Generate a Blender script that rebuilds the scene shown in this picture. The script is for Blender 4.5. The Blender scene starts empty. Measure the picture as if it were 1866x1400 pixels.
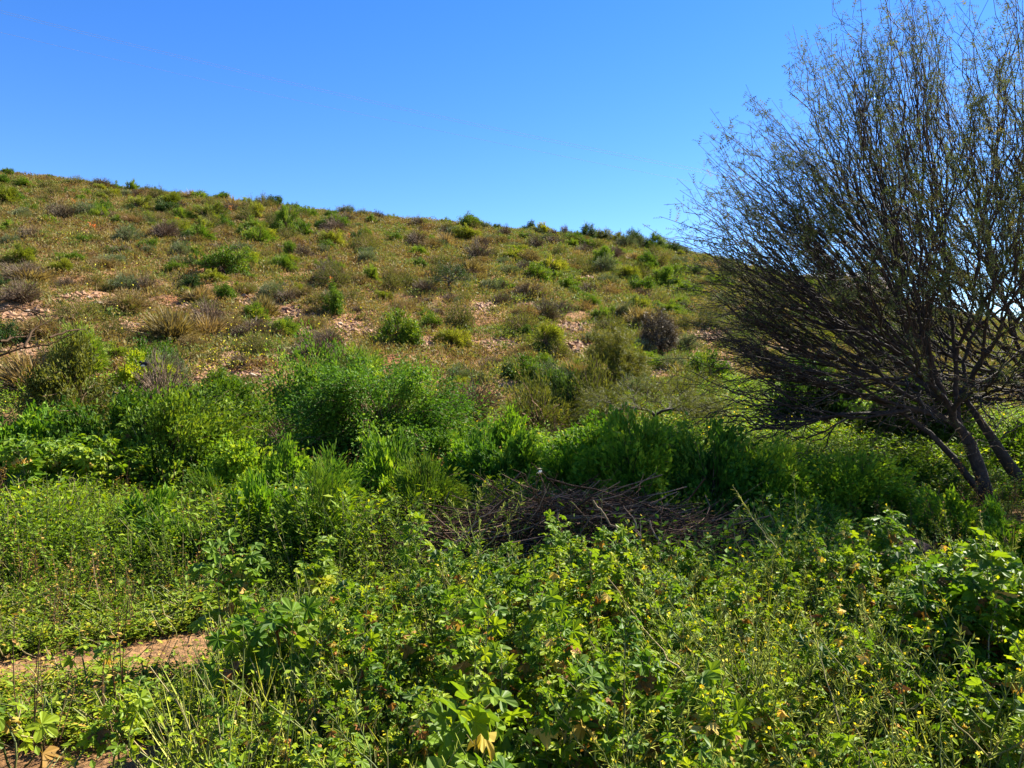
import bpy, math, random
import numpy as np
from mathutils import Vector
R0 = np.random.default_rng(7)
random.seed(7)
SC = bpy.context.scene
COL = SC.collection

# ------------------------------------------------------------------ camera, sky, sun
F = 1357.0
EYE = 1.6
cam = bpy.data.cameras.new('camera')
cam.sensor_width = 36.0
cam.lens = 36.0 * F / 1866.0
cam.clip_start = 0.05
cam.clip_end = 6000
co = bpy.data.objects.new('camera', cam)
COL.objects.link(co)
co.location = (0, 0, EYE)
co.rotation_euler = (math.radians(90), 0, 0)
SC.camera = co

SUN_AZ, SUN_EL = 54.0, 43.0        # degrees to the right of the view direction, above the horizon
w = bpy.data.worlds.new('World')
SC.world = w
w.use_nodes = True
nt = w.node_tree
nt.nodes.clear()
sky = nt.nodes.new('ShaderNodeTexSky')
sky.sky_type = 'NISHITA'
sky.sun_disc = False
sky.sun_elevation = math.radians(SUN_EL)
sky.sun_rotation = math.radians(SUN_AZ)
sky.altitude = 900
sky.air_density = 1.0
sky.dust_density = 0.05
sky.ozone_density = 2.2
hs = nt.nodes.new('ShaderNodeHueSaturation')
hs.inputs['Saturation'].default_value = 1.35
hs.inputs['Hue'].default_value = 0.514
hs.inputs['Value'].default_value = 1.0
bg = nt.nodes.new('ShaderNodeBackground')
bg.inputs['Strength'].default_value = 0.070
wo = nt.nodes.new('ShaderNodeOutputWorld')
nt.links.new(sky.outputs[0], hs.inputs['Color'])
nt.links.new(hs.outputs[0], bg.inputs[0])
nt.links.new(bg.outputs[0], wo.inputs[0])

sl = bpy.data.lights.new('sun', 'SUN')
sl.energy = 5.0
sl.angle = math.radians(0.53)
sl.color = (1.0, 0.93, 0.80)
so = bpy.data.objects.new('sun', sl)
COL.objects.link(so)
a, e = math.radians(SUN_AZ), math.radians(SUN_EL)
sdir = Vector((math.sin(a) * math.cos(e), math.cos(a) * math.cos(e), math.sin(e)))
so.rotation_euler = sdir.to_track_quat('Z', 'Y').to_euler()
so.location = sdir * 80

SC.view_settings.view_transform = 'Standard'
SC.view_settings.look = 'None'
SC.view_settings.gamma = 1.0
SC.view_settings.exposure = 1.90
SC.render.engine = 'CYCLES'
SC.cycles.max_bounces = 6
SC.cycles.diffuse_bounces = 3
SC.cycles.transmission_bounces = 4
SC.cycles.sample_clamp_indirect = 4.0

# ------------------------------------------------------------------ materials
def new_mat(name):
    m = bpy.data.materials.new(name)
    m.use_nodes = True
    m.node_tree.nodes.clear()
    return m, m.node_tree

GAIN = 0.80
def ramp_node(t, stops, gain=None):
    r = t.nodes.new('ShaderNodeValToRGB')
    el = r.color_ramp.elements
    while len(el) < len(stops):
        el.new(0.5)
    for q, (p, c) in zip(el, stops):
        q.position = p
        q.color = (*[v * (gain or GAIN) for v in c], 1)
    return r

def leaf_mat(name, stops, trans=0.35, rough=0.6, spec=0.14, vary=0.22, tint=(1.25, 1.15, 0.5), scale=None, hue=0.015):
    """stops: ramp over the per-leaf attribute 'rnd'; translucent share lets the sun glow through."""
    m, t = new_mat(name)
    at = t.nodes.new('ShaderNodeAttribute')
    at.attribute_name = 'rnd'
    r = ramp_node(t, stops, 1.0)
    t.links.new(at.outputs['Fac'], r.inputs[0])
    oi = t.nodes.new('ShaderNodeObjectInfo')
    mr = t.nodes.new('ShaderNodeMapRange')
    mr.inputs[3].default_value = 1 - vary
    mr.inputs[4].default_value = 1 + vary
    t.links.new(oi.outputs['Random'], mr.inputs[0])
    mh = t.nodes.new('ShaderNodeMapRange')
    mh.inputs[3].default_value = 0.5 + hue
    mh.inputs[4].default_value = 0.5 - hue
    t.links.new(oi.outputs['Random'], mh.inputs[0])
    h = t.nodes.new('ShaderNodeHueSaturation')
    t.links.new(r.outputs[0], h.inputs['Color'])
    t.links.new(mr.outputs[0], h.inputs['Value'])
    t.links.new(mh.outputs[0], h.inputs['Hue'])
    p = t.nodes.new('ShaderNodeBsdfPrincipled')
    p.inputs['Roughness'].default_value = rough
    p.inputs['Specular IOR Level'].default_value = spec
    t.links.new(h.outputs[0], p.inputs['Base Color'])
    o = t.nodes.new('ShaderNodeOutputMaterial')
    if trans > 0:
        mx = t.nodes.new('ShaderNodeMix')
        mx.data_type = 'RGBA'
        mx.blend_type = 'MULTIPLY'
        mx.inputs[0].default_value = 1
        mx.inputs[7].default_value = (*tint, 1)
        t.links.new(h.outputs[0], mx.inputs[6])
        tr = t.nodes.new('ShaderNodeBsdfTranslucent')
        t.links.new(mx.outputs[2], tr.inputs[0])
        ms = t.nodes.new('ShaderNodeMixShader')
        ms.inputs[0].default_value = trans
        t.links.new(p.outputs[0], ms.inputs[1])
        t.links.new(tr.outputs[0], ms.inputs[2])
        t.links.new(ms.outputs[0], o.inputs[0])
    else:
        t.links.new(p.outputs[0], o.inputs[0])
    return m

def solid_mat(name, stops, rough=0.85, nscale=6.0, bump=0.3, bscale=40.0, spec=0.2):
    m, t = new_mat(name)
    tc = t.nodes.new('ShaderNodeTexCoord')
    n = t.nodes.new('ShaderNodeTexNoise')
    n.inputs['Scale'].default_value = nscale
    n.inputs['Detail'].default_value = 6
    n.inputs['Roughness'].default_value = 0.62
    t.links.new(tc.outputs['Object'], n.inputs['Vector'])
    r = ramp_node(t, stops)
    t.links.new(n.outputs['Fac'], r.inputs[0])
    b = t.nodes.new('ShaderNodeTexNoise')
    b.inputs['Scale'].default_value = bscale
    b.inputs['Detail'].default_value = 5
    t.links.new(tc.outputs['Object'], b.inputs['Vector'])
    bp = t.nodes.new('ShaderNodeBump')
    bp.inputs['Strength'].default_value = bump
    bp.inputs['Distance'].default_value = 0.03
    t.links.new(b.outputs['Fac'], bp.inputs['Height'])
    p = t.nodes.new('ShaderNodeBsdfPrincipled')
    p.inputs['Roughness'].default_value = rough
    p.inputs['Specular IOR Level'].default_value = spec
    t.links.new(r.outputs[0], p.inputs['Base Color'])
    t.links.new(bp.outputs[0], p.inputs['Normal'])
    o = t.nodes.new('ShaderNodeOutputMaterial')
    t.links.new(p.outputs[0], o.inputs[0])
    return m

def ramp2(c1, c2, c3=None, p=0.5):
    return [(0, c1), (1, c2)] if c3 is None else [(0, c1), (p, c2), (1, c3)]

MT = {}
MT['bright'] = leaf_mat('euphorbia_green', [(0, (.07, .14, .012)), (.6, (.145, .23, .020)), (1, (.26, .31, .035))], trans=.35)
MT['yellow'] = leaf_mat('yellow_green', [(0, (.10, .14, .015)), (.6, (.19, .225, .022)), (1, (.32, .33, .04))], trans=.35)
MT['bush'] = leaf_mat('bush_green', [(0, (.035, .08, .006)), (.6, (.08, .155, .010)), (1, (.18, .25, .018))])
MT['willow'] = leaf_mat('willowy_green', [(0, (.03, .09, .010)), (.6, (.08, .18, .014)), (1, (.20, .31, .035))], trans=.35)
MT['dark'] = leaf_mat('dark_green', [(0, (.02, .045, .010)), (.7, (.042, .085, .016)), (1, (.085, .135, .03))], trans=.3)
MT['olive'] = leaf_mat('olive_green', [(0, (.055, .07, .012)), (.6, (.11, .125, .02)), (1, (.20, .20, .04))])
MT['grey'] = leaf_mat('grey_green', [(0, (.06, .09, .04)), (.6, (.12, .16, .07)), (1, (.22, .26, .13))], trans=.2)
MT['tan'] = leaf_mat('tan_mound', [(0, (.11, .08, .025)), (.6, (.20, .15, .05)), (1, (.30, .23, .09))], trans=.25)
MT['brown'] = leaf_mat('brown_twigs', [(0, (.06, .045, .03)), (.6, (.12, .085, .055)), (1, (.20, .14, .09))], trans=.1)
MT['straw'] = leaf_mat('dry_straw', [(0, (.12, .085, .03)), (.5, (.20, .15, .06)), (1, (.31, .25, .12))], trans=.3)
MT['mallow'] = leaf_mat('mallow_leaf', [(0, (.045, .10, .014)), (.45, (.12, .215, .012)), (.8, (.27, .34, .014)), (1, (.46, .40, .03))], trans=.45, rough=.5, spec=.2)
MT['crisp'] = leaf_mat('withered_leaf', [(0, (.12, .05, .02)), (.35, (.30, .155, .04)), (.7, (.44, .29, .055)), (1, (.50, .40, .09))], trans=.3)
MT['mustard'] = leaf_mat('mustard_pod', [(0, (.15, .21, .02)), (.6, (.30, .36, .04)), (1, (.48, .48, .10))], trans=.3)
MT['flower'] = leaf_mat('yellow_petals', [(0, (.70, .52, .02)), (1, (.85, .75, .06))], trans=.3)
MT['orange'] = leaf_mat('orange_petals', [(0, (.55, .16, .04)), (1, (.70, .28, .07))], trans=.3)
MT['weed'] = leaf_mat('weed_leaf', [(0, (.07, .13, .006)), (.5, (.21, .30, .008)), (.85, (.34, .39, .012)), (1, (.42, .42, .02))], trans=.38)
MT['under'] = leaf_mat('undergrowth_leaf', [(0, (.055, .13, .010)), (.6, (.125, .245, .014)), (1, (.30, .40, .03))], trans=.42)
MT['clover'] = leaf_mat('creeping_leaf', [(0, (.07, .14, .008)), (.5, (.16, .24, .012)), (.85, (.30, .31, .02)), (1, (.46, .30, .05))], trans=.35)
MT['hill'] = leaf_mat('hillside_scrub', [(0, (.095, .052, .026)), (.2, (.17, .105, .045)), (.38, (.23, .175, .060)), (.56, (.16, .155, .045)),
                                         (.75, (.115, .145, .032)), (1, (.135, .20, .028))], trans=.3, vary=0)
MT['feather'] = leaf_mat('feathery_leaf', [(0, (.05, .075, .022)), (.5, (.10, .125, .042)), (.85, (.17, .175, .065)), (1, (.24, .19, .07))], trans=.35, tint=(1.1, 1.05, .6), vary=.05, rough=.85, spec=.08)
MT['bark'] = solid_mat('dark_bark', [(.3, (.028, .021, .017)), (.6, (.06, .046, .038)), (.8, (.13, .10, .08))], nscale=9, bump=.6, bscale=30, rough=.8)
MT['twig'] = leaf_mat('dead_wood', [(0, (.03, .014, .006)), (.5, (.085, .046, .022)), (1, (.30, .20, .12))], trans=0, rough=.8)
MT['stem'] = leaf_mat('green_stem', [(0, (.06, .085, .02)), (.6, (.13, .15, .045)), (1, (.28, .22, .10))], trans=0, rough=.6)
MT['rock'] = solid_mat('pale_rock', [(.3, (.30, .22, .15)), (.5, (.46, .36, .26)), (.7, (.58, .48, .36))], nscale=2.5, bump=.5, bscale=9)
MT['redrock'] = solid_mat('red_rock', [(.3, (.18, .09, .05)), (.5, (.32, .18, .10)), (.7, (.44, .29, .17))], nscale=2.5, bump=.6, bscale=9)
MT['darkrock'] = solid_mat('dark_rock', [(.3, (.035, .018, .010)), (.5, (.07, .038, .024)), (.75, (.11, .07, .05))], nscale=2.5, bump=.8, bscale=8)
MT['cactus'] = leaf_mat('cactus_green', [(0, (.05, .09, .05)), (1, (.10, .16, .09))], trans=0)
MT['cream'] = leaf_mat('bleached_leaf', [(0, (.60, .52, .38)), (1, (.80, .74, .60))], trans=.2)

def soil_material():
    m, t = new_mat('orange_soil')
    tc = t.nodes.new('ShaderNodeTexCoord')
    def noise(s, d=6, r=.6):
        n = t.nodes.new('ShaderNodeTexNoise')
        n.inputs['Scale'].default_value = s
        n.inputs['Detail'].default_value = d
        n.inputs['Roughness'].default_value = r
        t.links.new(tc.outputs['Object'], n.inputs['Vector'])
        return n
    n1, n2, n3 = noise(.45), noise(7, 8, .7), noise(28, 6, .7)
    r1 = ramp_node(t, [(.35, (.25, .135, .06)), (.5, (.33, .195, .095)), (.65, (.28, .13, .06))])
    t.links.new(n1.outputs['Fac'], r1.inputs[0])
    r2 = ramp_node(t, [(.30, (.6, .56, .53)), (.5, (1.3, 1.27, 1.2)), (.72, (1.75, 1.65, 1.5))])
    t.links.new(n2.outputs['Fac'], r2.inputs[0])
    mx = t.nodes.new('ShaderNodeMix')
    mx.data_type = 'RGBA'
    mx.blend_type = 'MULTIPLY'
    mx.inputs[0].default_value = 1
    t.links.new(r1.outputs[0], mx.inputs[6])
    t.links.new(r2.outputs[0], mx.inputs[7])
    v = t.nodes.new('ShaderNodeTexVoronoi')
    v.inputs['Scale'].default_value = 16
    t.links.new(tc.outputs['Object'], v.inputs['Vector'])
    ad = t.nodes.new('ShaderNodeMath')
    ad.operation = 'SUBTRACT'
    t.links.new(n3.outputs['Fac'], ad.inputs[0])
    t.links.new(v.outputs['Distance'], ad.inputs[1])
    bp = t.nodes.new('ShaderNodeBump')
    bp.inputs['Strength'].default_value = .9
    bp.inputs['Distance'].default_value = .05
    t.links.new(ad.outputs[0], bp.inputs['Height'])
    p = t.nodes.new('ShaderNodeBsdfPrincipled')
    p.inputs['Roughness'].default_value = .95
    p.inputs['Specular IOR Level'].default_value = .1
    t.links.new(mx.outputs[2], p.inputs['Base Color'])
    t.links.new(bp.outputs[0], p.inputs['Normal'])
    o = t.nodes.new('ShaderNodeOutputMaterial')
    t.links.new(p.outputs[0], o.inputs[0])
    return m
MT['soil'] = soil_material()

# ------------------------------------------------------------------ terrain
US = np.array([-1.1, -.687, -.4, -.1, .2, .45, .69, 1.1])
YS = np.array([9, 12, 16, 22, 30, 42, 58.])
PY = np.array([[915, 800, 640, 530, 430, 350, 265],
               [915, 810, 650, 545, 455, 380, 306],
               [905, 825, 690, 580, 490, 420, 362],
               [895, 830, 720, 620, 540, 460, 402],
               [890, 825, 750, 670, 590, 510, 440],
               [912, 842, 778, 705, 645, 585, 532],
               [938, 868, 800, 744, 692, 642, 597],
               [930, 868, 810, 762, 720, 680, 640.]])
ZT = EYE + YS[None] * (700 - PY) / F
YT = np.concatenate([[0, 4.5, 6.5], YS, [66, 80, 130, 260, 3000]])
z58 = ZT[:, -1:]
ZT = np.concatenate([np.zeros((8, 2)), np.full((8, 1), 0.02), ZT, z58 + .6, z58 - 2, z58 * .3 - 4, z58 * 0 - 12, z58 * 0 - 14], 1)
UG = np.linspace(-1.1, 1.1, 221)
YG = np.exp(np.linspace(math.log(1), math.log(3000), 600))
G = np.empty((221, 600))
tmp = np.array([np.interp(YG, YT, ZT[k]) for k in range(8)])
for j in range(600):
    G[:, j] = np.interp(UG, US, tmp[:, j])
def box(A, k, ax):
    A = np.moveaxis(A, ax, 0)
    P = np.concatenate([np.repeat(A[:1], k, 0), A, np.repeat(A[-1:], k, 0)])
    S = sum(P[i:i + len(A)] for i in range(2 * k + 1)) / (2 * k + 1)
    return np.moveaxis(S, 0, ax)
for _ in range(2):
    G = box(G, 7, 0)
    G = box(G, 5, 1)

NCACHE = {}
def fnoise(x, y, s, seed=0):
    x, y = np.asarray(x, float) / s, np.asarray(y, float) / s
    o = 0
    if seed not in NCACHE:
        r = np.random.default_rng(seed)
        NCACHE[seed] = [(r.uniform(0, 6.28), r.uniform(0, 6.28), r.uniform(.6, 2.2)) for _ in range(6)]
    for an, ph, f in NCACHE[seed]:
        o = o + np.sin(f * (x * math.cos(an) + y * math.sin(an)) * 3 + ph + 1.3 * np.sin(f * 1.7 * (x * math.sin(an) - y * math.cos(an)) + ph * 2))
    return o / 6

def H(x, y):
    x, y = np.asarray(x, float), np.asarray(y, float)
    yy = np.clip(y, 1.0, 2999)
    u = np.clip(x / np.maximum(yy, 5), -1.0999, 1.0999)
    fi = (u + 1.1) / 2.2 * 220
    fj = np.log(yy) / math.log(3000) * 599
    i = np.clip(fi.astype(int), 0, 219)
    j = np.clip(fj.astype(int), 0, 598)
    a, b = fi - i, fj - j
    z = (G[i, j] * (1 - a) + G[i + 1, j] * a) * (1 - b) + (G[i, j + 1] * (1 - a) + G[i + 1, j + 1] * a) * b
    amp = np.clip((yy - 8) / 12, 0, 1)
    z = z + amp * (.22 * fnoise(x, y, 4.0, 3) + .10 * fnoise(x, y, 1.3, 4)) * np.clip((90 - yy) / 20, 0, 1)
    z = z + .025 * fnoise(x, y, .8, 5) * (yy < 90)
    return z

def at(px, Y):
    x = (px - 933) / F * Y
    return np.array([x, Y, float(H(x, Y))])

YM = np.exp(np.linspace(math.log(2.5), math.log(75), 3000))
def place(px, py):
    """where the sight line through that spot of the photograph meets the ground"""
    xs = (px - 933) / F * YM
    ray = EYE + YM * (700 - py) / F
    below = np.nonzero(ray < H(xs, YM))[0]
    Y = YM[below[0]] if len(below) else 57.0
    return at(px, Y)

# ------------------------------------------------------------------ mesh tools
class M:
    def __init__(s):
        s.V, s.F, s.A, s.I, s.S, s.n = [], [], [], [], [], 0
    def add(s, V, Fc, rnd=0.5, mi=0, smooth=False):
        V = np.asarray(V, np.float32).reshape(-1, 3)
        Fc = np.asarray(Fc, np.int32).reshape(-1, 3)
        s.V.append(V)
        s.F.append(Fc + s.n)
        s.A.append(np.broadcast_to(np.asarray(rnd, np.float32), (len(V),)))
        s.I.append(np.broadcast_to(np.asarray(mi, np.int32), (len(Fc),)))
        s.S.append(np.full(len(Fc), smooth))
        s.n += len(V)
        return s
    def join(s, o, mi=0):
        if o.n:
            V, Fc, A, I, S = o.arr()
            s.V.append(V); s.F.append(Fc + s.n); s.A.append(A); s.I.append(I + mi); s.S.append(S)
            s.n += len(V)
        return s
    def arr(s):
        return (np.concatenate(s.V), np.concatenate(s.F), np.concatenate(s.A), np.concatenate(s.I), np.concatenate(s.S))
    def mesh(s, name, mats):
        V, Fc, A, I, S = s.arr()
        me = bpy.data.meshes.new(name)
        me.vertices.add(len(V))
        me.vertices.foreach_set('co', V.ravel())
        me.loops.add(len(Fc) * 3)
        me.loops.foreach_set('vertex_index', Fc.ravel())
        me.polygons.add(len(Fc))
        me.polygons.foreach_set('loop_start', np.arange(0, len(Fc) * 3, 3, dtype=np.int32))
        me.polygons.foreach_set('material_index', I)
        me.polygons.foreach_set('use_smooth', S)
        at_ = me.attributes.new('rnd', 'FLOAT', 'POINT')
        at_.data.foreach_set('value', A.astype(np.float32))
        for m in mats:
            me.materials.append(MT[m])
        me.update(calc_edges=True)
        return me
    def build(s, name, mats, parent=None, loc=(0, 0, 0)):
        o = bpy.data.objects.new(name, s.mesh(name, [mats] if isinstance(mats, str) else mats))
        COL.objects.link(o)
        o.location = loc
        if parent is not None:
            o.parent = parent
        return o

def tag(o, label, cat, group=None, kind=None):
    o['label'] = label
    o['category'] = cat
    if group: o['group'] = group
    if kind: o['kind'] = kind
    return o
def empty(name, loc, rz=0):
    o = bpy.data.objects.new(name, None)
    COL.objects.link(o)
    o.location = loc
    o.rotation_euler = (0, 0, rz)
    o.empty_display_size = .1
    return o
KIDS = {}
def kids(root, *ch):
    KIDS[root.name] = ch
    return root
def dup(root, loc, rz, sc, label=None):
    """a copy of a thing together with copies of its parts"""
    r = root.copy()
    COL.objects.link(r)
    r.location, r.rotation_euler, r.scale = loc, (0, 0, rz), sc
    if label: r['label'] = label
    for c in KIDS.get(root.name, ()):
        d = c.copy()
        COL.objects.link(d)
        d.parent = r
    return r

def unit(v):
    return v / (np.linalg.norm(v, axis=-1, keepdims=True) + 1e-9)
def tubes(m, P, Rd, sides=4, rnd=0.5, mi=0):
    """P (K,n,3) poly-lines with radii Rd (K,n) or scalar"""
    P = np.asarray(P, float)
    if P.ndim == 2: P = P[None]
    K, n, _ = P.shape
    Rd = np.broadcast_to(np.asarray(Rd, float), (K, n))
    T = unit(np.gradient(P, axis=1))
    ref = np.where(np.abs(unit(P[:, -1] - P[:, 0])[:, 2:3]) > .8, np.array([[1., 0, 0]]), np.array([[0, 0, 1.]]))[:, None]
    A = unit(np.cross(T, ref))
    B = np.cross(T, A)
    th = np.arange(sides) * 2 * math.pi / sides
    V = P[:, :, None] + Rd[:, :, None, None] * (np.cos(th)[None, None, :, None] * A[:, :, None] + np.sin(th)[None, None, :, None] * B[:, :, None])
    k, i, j = np.meshgrid(np.arange(K), np.arange(n - 1), np.arange(sides), indexing='ij')
    b = k * n * sides
    p0 = b + i * sides + j
    p1 = b + i * sides + (j + 1) % sides
    q0, q1 = p0 + sides, p1 + sides
    Fc = np.concatenate([np.stack([p0, p1, q1], -1).reshape(-1, 3), np.stack([p0, q1, q0], -1).reshape(-1, 3)])
    r = np.asarray(rnd, float)
    if r.ndim: r = np.repeat(r, n * sides)
    m.add(V.reshape(-1, 3), Fc, r, mi, True)

def orient(D, up=None, roll=None, r=R0):
    """matrices whose x axis is D, z axis near up"""
    D = unit(np.asarray(D, float))
    up = np.array([0, 0, 1.]) if up is None else up
    up = np.broadcast_to(up, D.shape) + r.normal(0, .02, D.shape)
    Yv = unit(np.cross(up, D))
    Zv = np.cross(D, Yv)
    if roll is not None:
        c, s_ = np.cos(roll)[:, None], np.sin(roll)[:, None]
        Yv, Zv = c * Yv + s_ * Zv, -s_ * Yv + c * Zv
    return np.stack([D, Yv, Zv], -1)
def scat(m, tpl, P, Rm, S, rnd, mi=0, smooth=False):
    """copies of a template (V,F) at positions P with matrices Rm and scales S (n,) or (n,3)"""
    V, Fc = tpl
    n = len(P)
    S = np.asarray(S, float)
    S = np.broadcast_to(S[:, None], (n, 3)) if S.ndim == 1 else S
    W = np.einsum('nij,nvj->nvi', Rm, V[None] * S[:, None]) + np.asarray(P)[:, None]
    Fa = (Fc[None] + (np.arange(n) * len(V))[:, None, None]).reshape(-1, 3)
    m.add(W.reshape(-1, 3), Fa, np.repeat(np.broadcast_to(rnd, (n,)), len(V)), mi, smooth)
def T_(V, Fc):
    return np.array(V, float), np.array(Fc, int)
LEAF = T_([(0, 0, 0), (.45, .26, .06), (1, 0, -.05), (.45, -.26, .06)], [(0, 1, 2), (0, 2, 3)])
NARROW = T_([(0, 0, 0), (.5, .11, .03), (1, 0, -.03), (.5, -.11, .03)], [(0, 1, 2), (0, 2, 3)])
NEEDLE = T_([(0, -.05, 0), (0, .05, 0), (1, 0, 0)], [(0, 1, 2)])
BLADE = T_([(0, -.03, 0), (0, .03, 0), (.55, .025, .10), (.55, -.025, .10), (1, 0, 0)], [(0, 1, 2), (0, 2, 3), (3, 2, 4)])
def feather():
    V, Fc = [], []
    k = 4
    for i in range(k):
        x = .12 + .88 * i / k
        for s in (-1, 1):
            b = len(V)
            V += [(x, 0, 0), (x + .09, 0, 0), (x + .20, s * .20, -.03)]
            Fc.append((b, b + 1, b + 2))
    b = len(V)
    V += [(0, -.012, 0), (0, .012, 0), (1, 0, 0)]
    Fc.append((b, b + 1, b + 2))
    return T_(V, Fc)
FEATHER = feather()
def palmate(lobes=5, seed=0):
    r = np.random.default_rng(seed)
    V = [(0, 0, 0)]
    span = math.radians(250)
    ang = np.linspace(-span / 2, span / 2, lobes)
    st = ang[1] - ang[0]
    for k, an in enumerate(ang):
        L = (.78 + .22 * math.cos(an * .6)) * r.uniform(.9, 1.08)
        if k == 0: V.append((.40 * math.cos(an - st * .45), .40 * math.sin(an - st * .45), .02))
        for da, f, z in ((-.27, .80, .03), (-.13, .93, .01), (0, 1.0, -.05), (.13, .93, .01), (.27, .80, .03), (.5, .55 if k < lobes - 1 else .40, .13)):
            V.append((L * f * math.cos(an + da * st), L * f * math.sin(an + da * st), z - .12 * f * f))
    Fc = [(0, i, i + 1) for i in range(1, len(V) - 1)]
    return T_(V, Fc)
PALM = [palmate(5, 1), palmate(7, 2), palmate(5, 3)]
def crumpled(seed):
    V, Fc = palmate(5, seed)
    r = np.random.default_rng(seed)
    V = V.copy()
    V[:, 2] = -abs(V[:, 1]) * .9 + r.normal(0, .12, len(V))
    V[:, 0] *= .75
    V[:, 1] *= .6
    return V, Fc
CRUMP = [crumpled(11), crumpled(12)]
a5 = np.arange(6) * math.tau / 6
FLOWER = T_([(0, 0, 0)] + [(math.cos(t) * f, math.sin(t) * f, .25 * f) for t, f in zip(np.arange(10) * math.tau / 10, [1, .6] * 5)],
            [(0, i, i % 10 + 1) for i in range(1, 11)])
def lumps(D, seed, f=2.2):
    r = np.random.default_rng(seed)
    o = 0
    for _ in range(7):
        v = r.normal(0, 1, 3)
        o = o + np.sin(D @ v * f + r.uniform(0, 6.28))
    return o / 7 * 1.6

# ------------------------------------------------------------------ shrub builder (unit radius)
def shrub(seed, n=140, h=.9, per=26, L=.09, tpl=NARROW, spread=.09, t0=.45, lump=.28, minel=.02, upr=.35, along=.6, rs=.008, rnd=(.1, .9), stems=True, droop=0, power=1.0, clump=0, csig=.12):
    r = np.random.default_rng(seed)
    az = r.uniform(0, math.tau, n)
    sel = minel + (1 - minel) * r.uniform(0, 1, n) ** power
    cel = np.sqrt(1 - sel ** 2)
    D = np.stack([np.cos(az) * cel, np.sin(az) * cel, sel], 1)
    if clump:
        kc = r.integers(0, clump, n)
        D = D[:clump][kc] + r.normal(0, csig, (n, 3))
        D[:, 2] = np.maximum(np.abs(D[:, 2]), .03)
        D = unit(D)
        rad = (1 + lump * lumps(D, seed) * .6) * r.uniform(.62, 1.20, clump)[kc] * r.uniform(.82, 1.04, n)
    else:
        rad = (1 + lump * lumps(D, seed)) * r.uniform(.72, 1.02, n)
    tip = D * rad[:, None] * np.array([1, 1, h])
    tip[:, 2] = np.maximum(tip[:, 2], .04)
    base = np.stack([r.normal(0, .10, n), r.normal(0, .10, n), np.zeros(n) - .03], 1)
    mid = base * .5 + tip * .5
    mid[:, 2] += upr * np.linalg.norm(tip, axis=1) * .5
    t = np.linspace(0, 1, 6)[None, :, None]
    C = (1 - t) ** 2 * base[:, None] + 2 * t * (1 - t) * mid[:, None] + t ** 2 * tip[:, None]
    C[:, 1:-1] += r.normal(0, .018, (n, 4, 3))
    if droop: C[:, :, 2] -= droop * (t[:, :, 0] ** 3)
    st, fo = M(), M()
    tubes(st, C, np.linspace(rs * 1.5, rs * .5, 6)[None], 3, r.uniform(0, 1, n))
    K = n * per
    k = np.repeat(np.arange(n), per)
    tt = t0 + (1 - t0) * r.uniform(0, 1, K) ** .8
    f = tt * 5
    i = np.minimum(f.astype(int), 4)
    fr = (f - i)[:, None]
    P = C[k, i] * (1 - fr) + C[k, i + 1] * fr
    tan = unit(C[k, i + 1] - C[k, i])
    P = P + r.normal(0, spread, (K, 3)) * (.4 + tt[:, None] * .6)
    P[:, 2] = np.maximum(P[:, 2], .01)
    Dl = unit(tan * along + unit(r.normal(0, 1, (K, 3))) * (1 - along) + np.array([0, 0, .15]))
    cl = r.uniform(rnd[0], rnd[1], n)
    if clump: cl = np.clip(r.uniform(rnd[0], rnd[1], clump)[kc] * .6 + cl * .4, 0, 1)
    scat(fo, tpl, P, orient(Dl, roll=r.uniform(0, 6.28, K), r=r), L * r.uniform(.6, 1.25, K), np.clip(cl[k] + r.normal(0, .16, K), 0, 1))
    return st, fo

KPAR = {  # look, material, builder options
 'euphorbia': ('bright', dict(n=300, h=.80, per=26, L=.12, tpl=NARROW, spread=.045, along=.8, lump=.22, upr=.5, clump=34)),
 'yellowbush': ('yellow', dict(n=280, h=.75, per=26, L=.11, tpl=NARROW, spread=.05, along=.75, lump=.25, upr=.5, clump=26)),
 'bush': ('bush', dict(n=200, h=.85, per=30, L=.085, tpl=LEAF, spread=.07, along=.4, clump=22)),
 'darkbush': ('dark', dict(n=200, h=.95, per=30, L=.085, tpl=LEAF, spread=.07, along=.4, clump=22)),
 'olivebush': ('olive', dict(n=170, h=.85, per=24, L=.08, tpl=NARROW, spread=.08, along=.5, lump=.35)),
 'greybush': ('grey', dict(n=190, h=.8, per=24, L=.10, tpl=NARROW, spread=.05, along=.7)),
 'mound': ('tan', dict(n=200, h=.5, per=24, L=.075, tpl=NARROW, spread=.05, along=.6, lump=.14)),
 'twigs': ('brown', dict(n=230, h=.9, per=14, L=.13, tpl=NEEDLE, spread=.05, along=.75, lump=.3, rs=.009, t0=.3)),
 'tussock': ('straw', dict(n=260, h=1.1, per=6, L=.45, tpl=NEEDLE, spread=.06, along=.85, lump=.2, t0=.15, upr=.2)),
}
NAMES = {'euphorbia': 'euphorbia_shrub', 'yellowbush': 'yellow_shrub', 'bush': 'leafy_shrub', 'darkbush': 'dark_shrub', 'olivebush': 'olive_shrub', 'greybush': 'grey_shrub',
         'mound': 'cushion_shrub', 'twigs': 'twiggy_shrub', 'tussock': 'dry_grass_tussock'}
PROTO = {}
for kname, (mat, kw) in KPAR.items():
    PROTO[kname] = []
    for v in range(3):
        st, fo = shrub(hash_ := (len(PROTO) * 31 + v * 7), **kw)
        allm = M().join(fo).join(st, 1)
        wm = {'tussock': 'straw', 'twigs': 'brown'}.get(kname, 'twig')
        PROTO[kname].append((fo.mesh('foliage', [mat]), st.mesh('stems', [wm]), allm.mesh(NAMES[kname], [mat, wm])))

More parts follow.
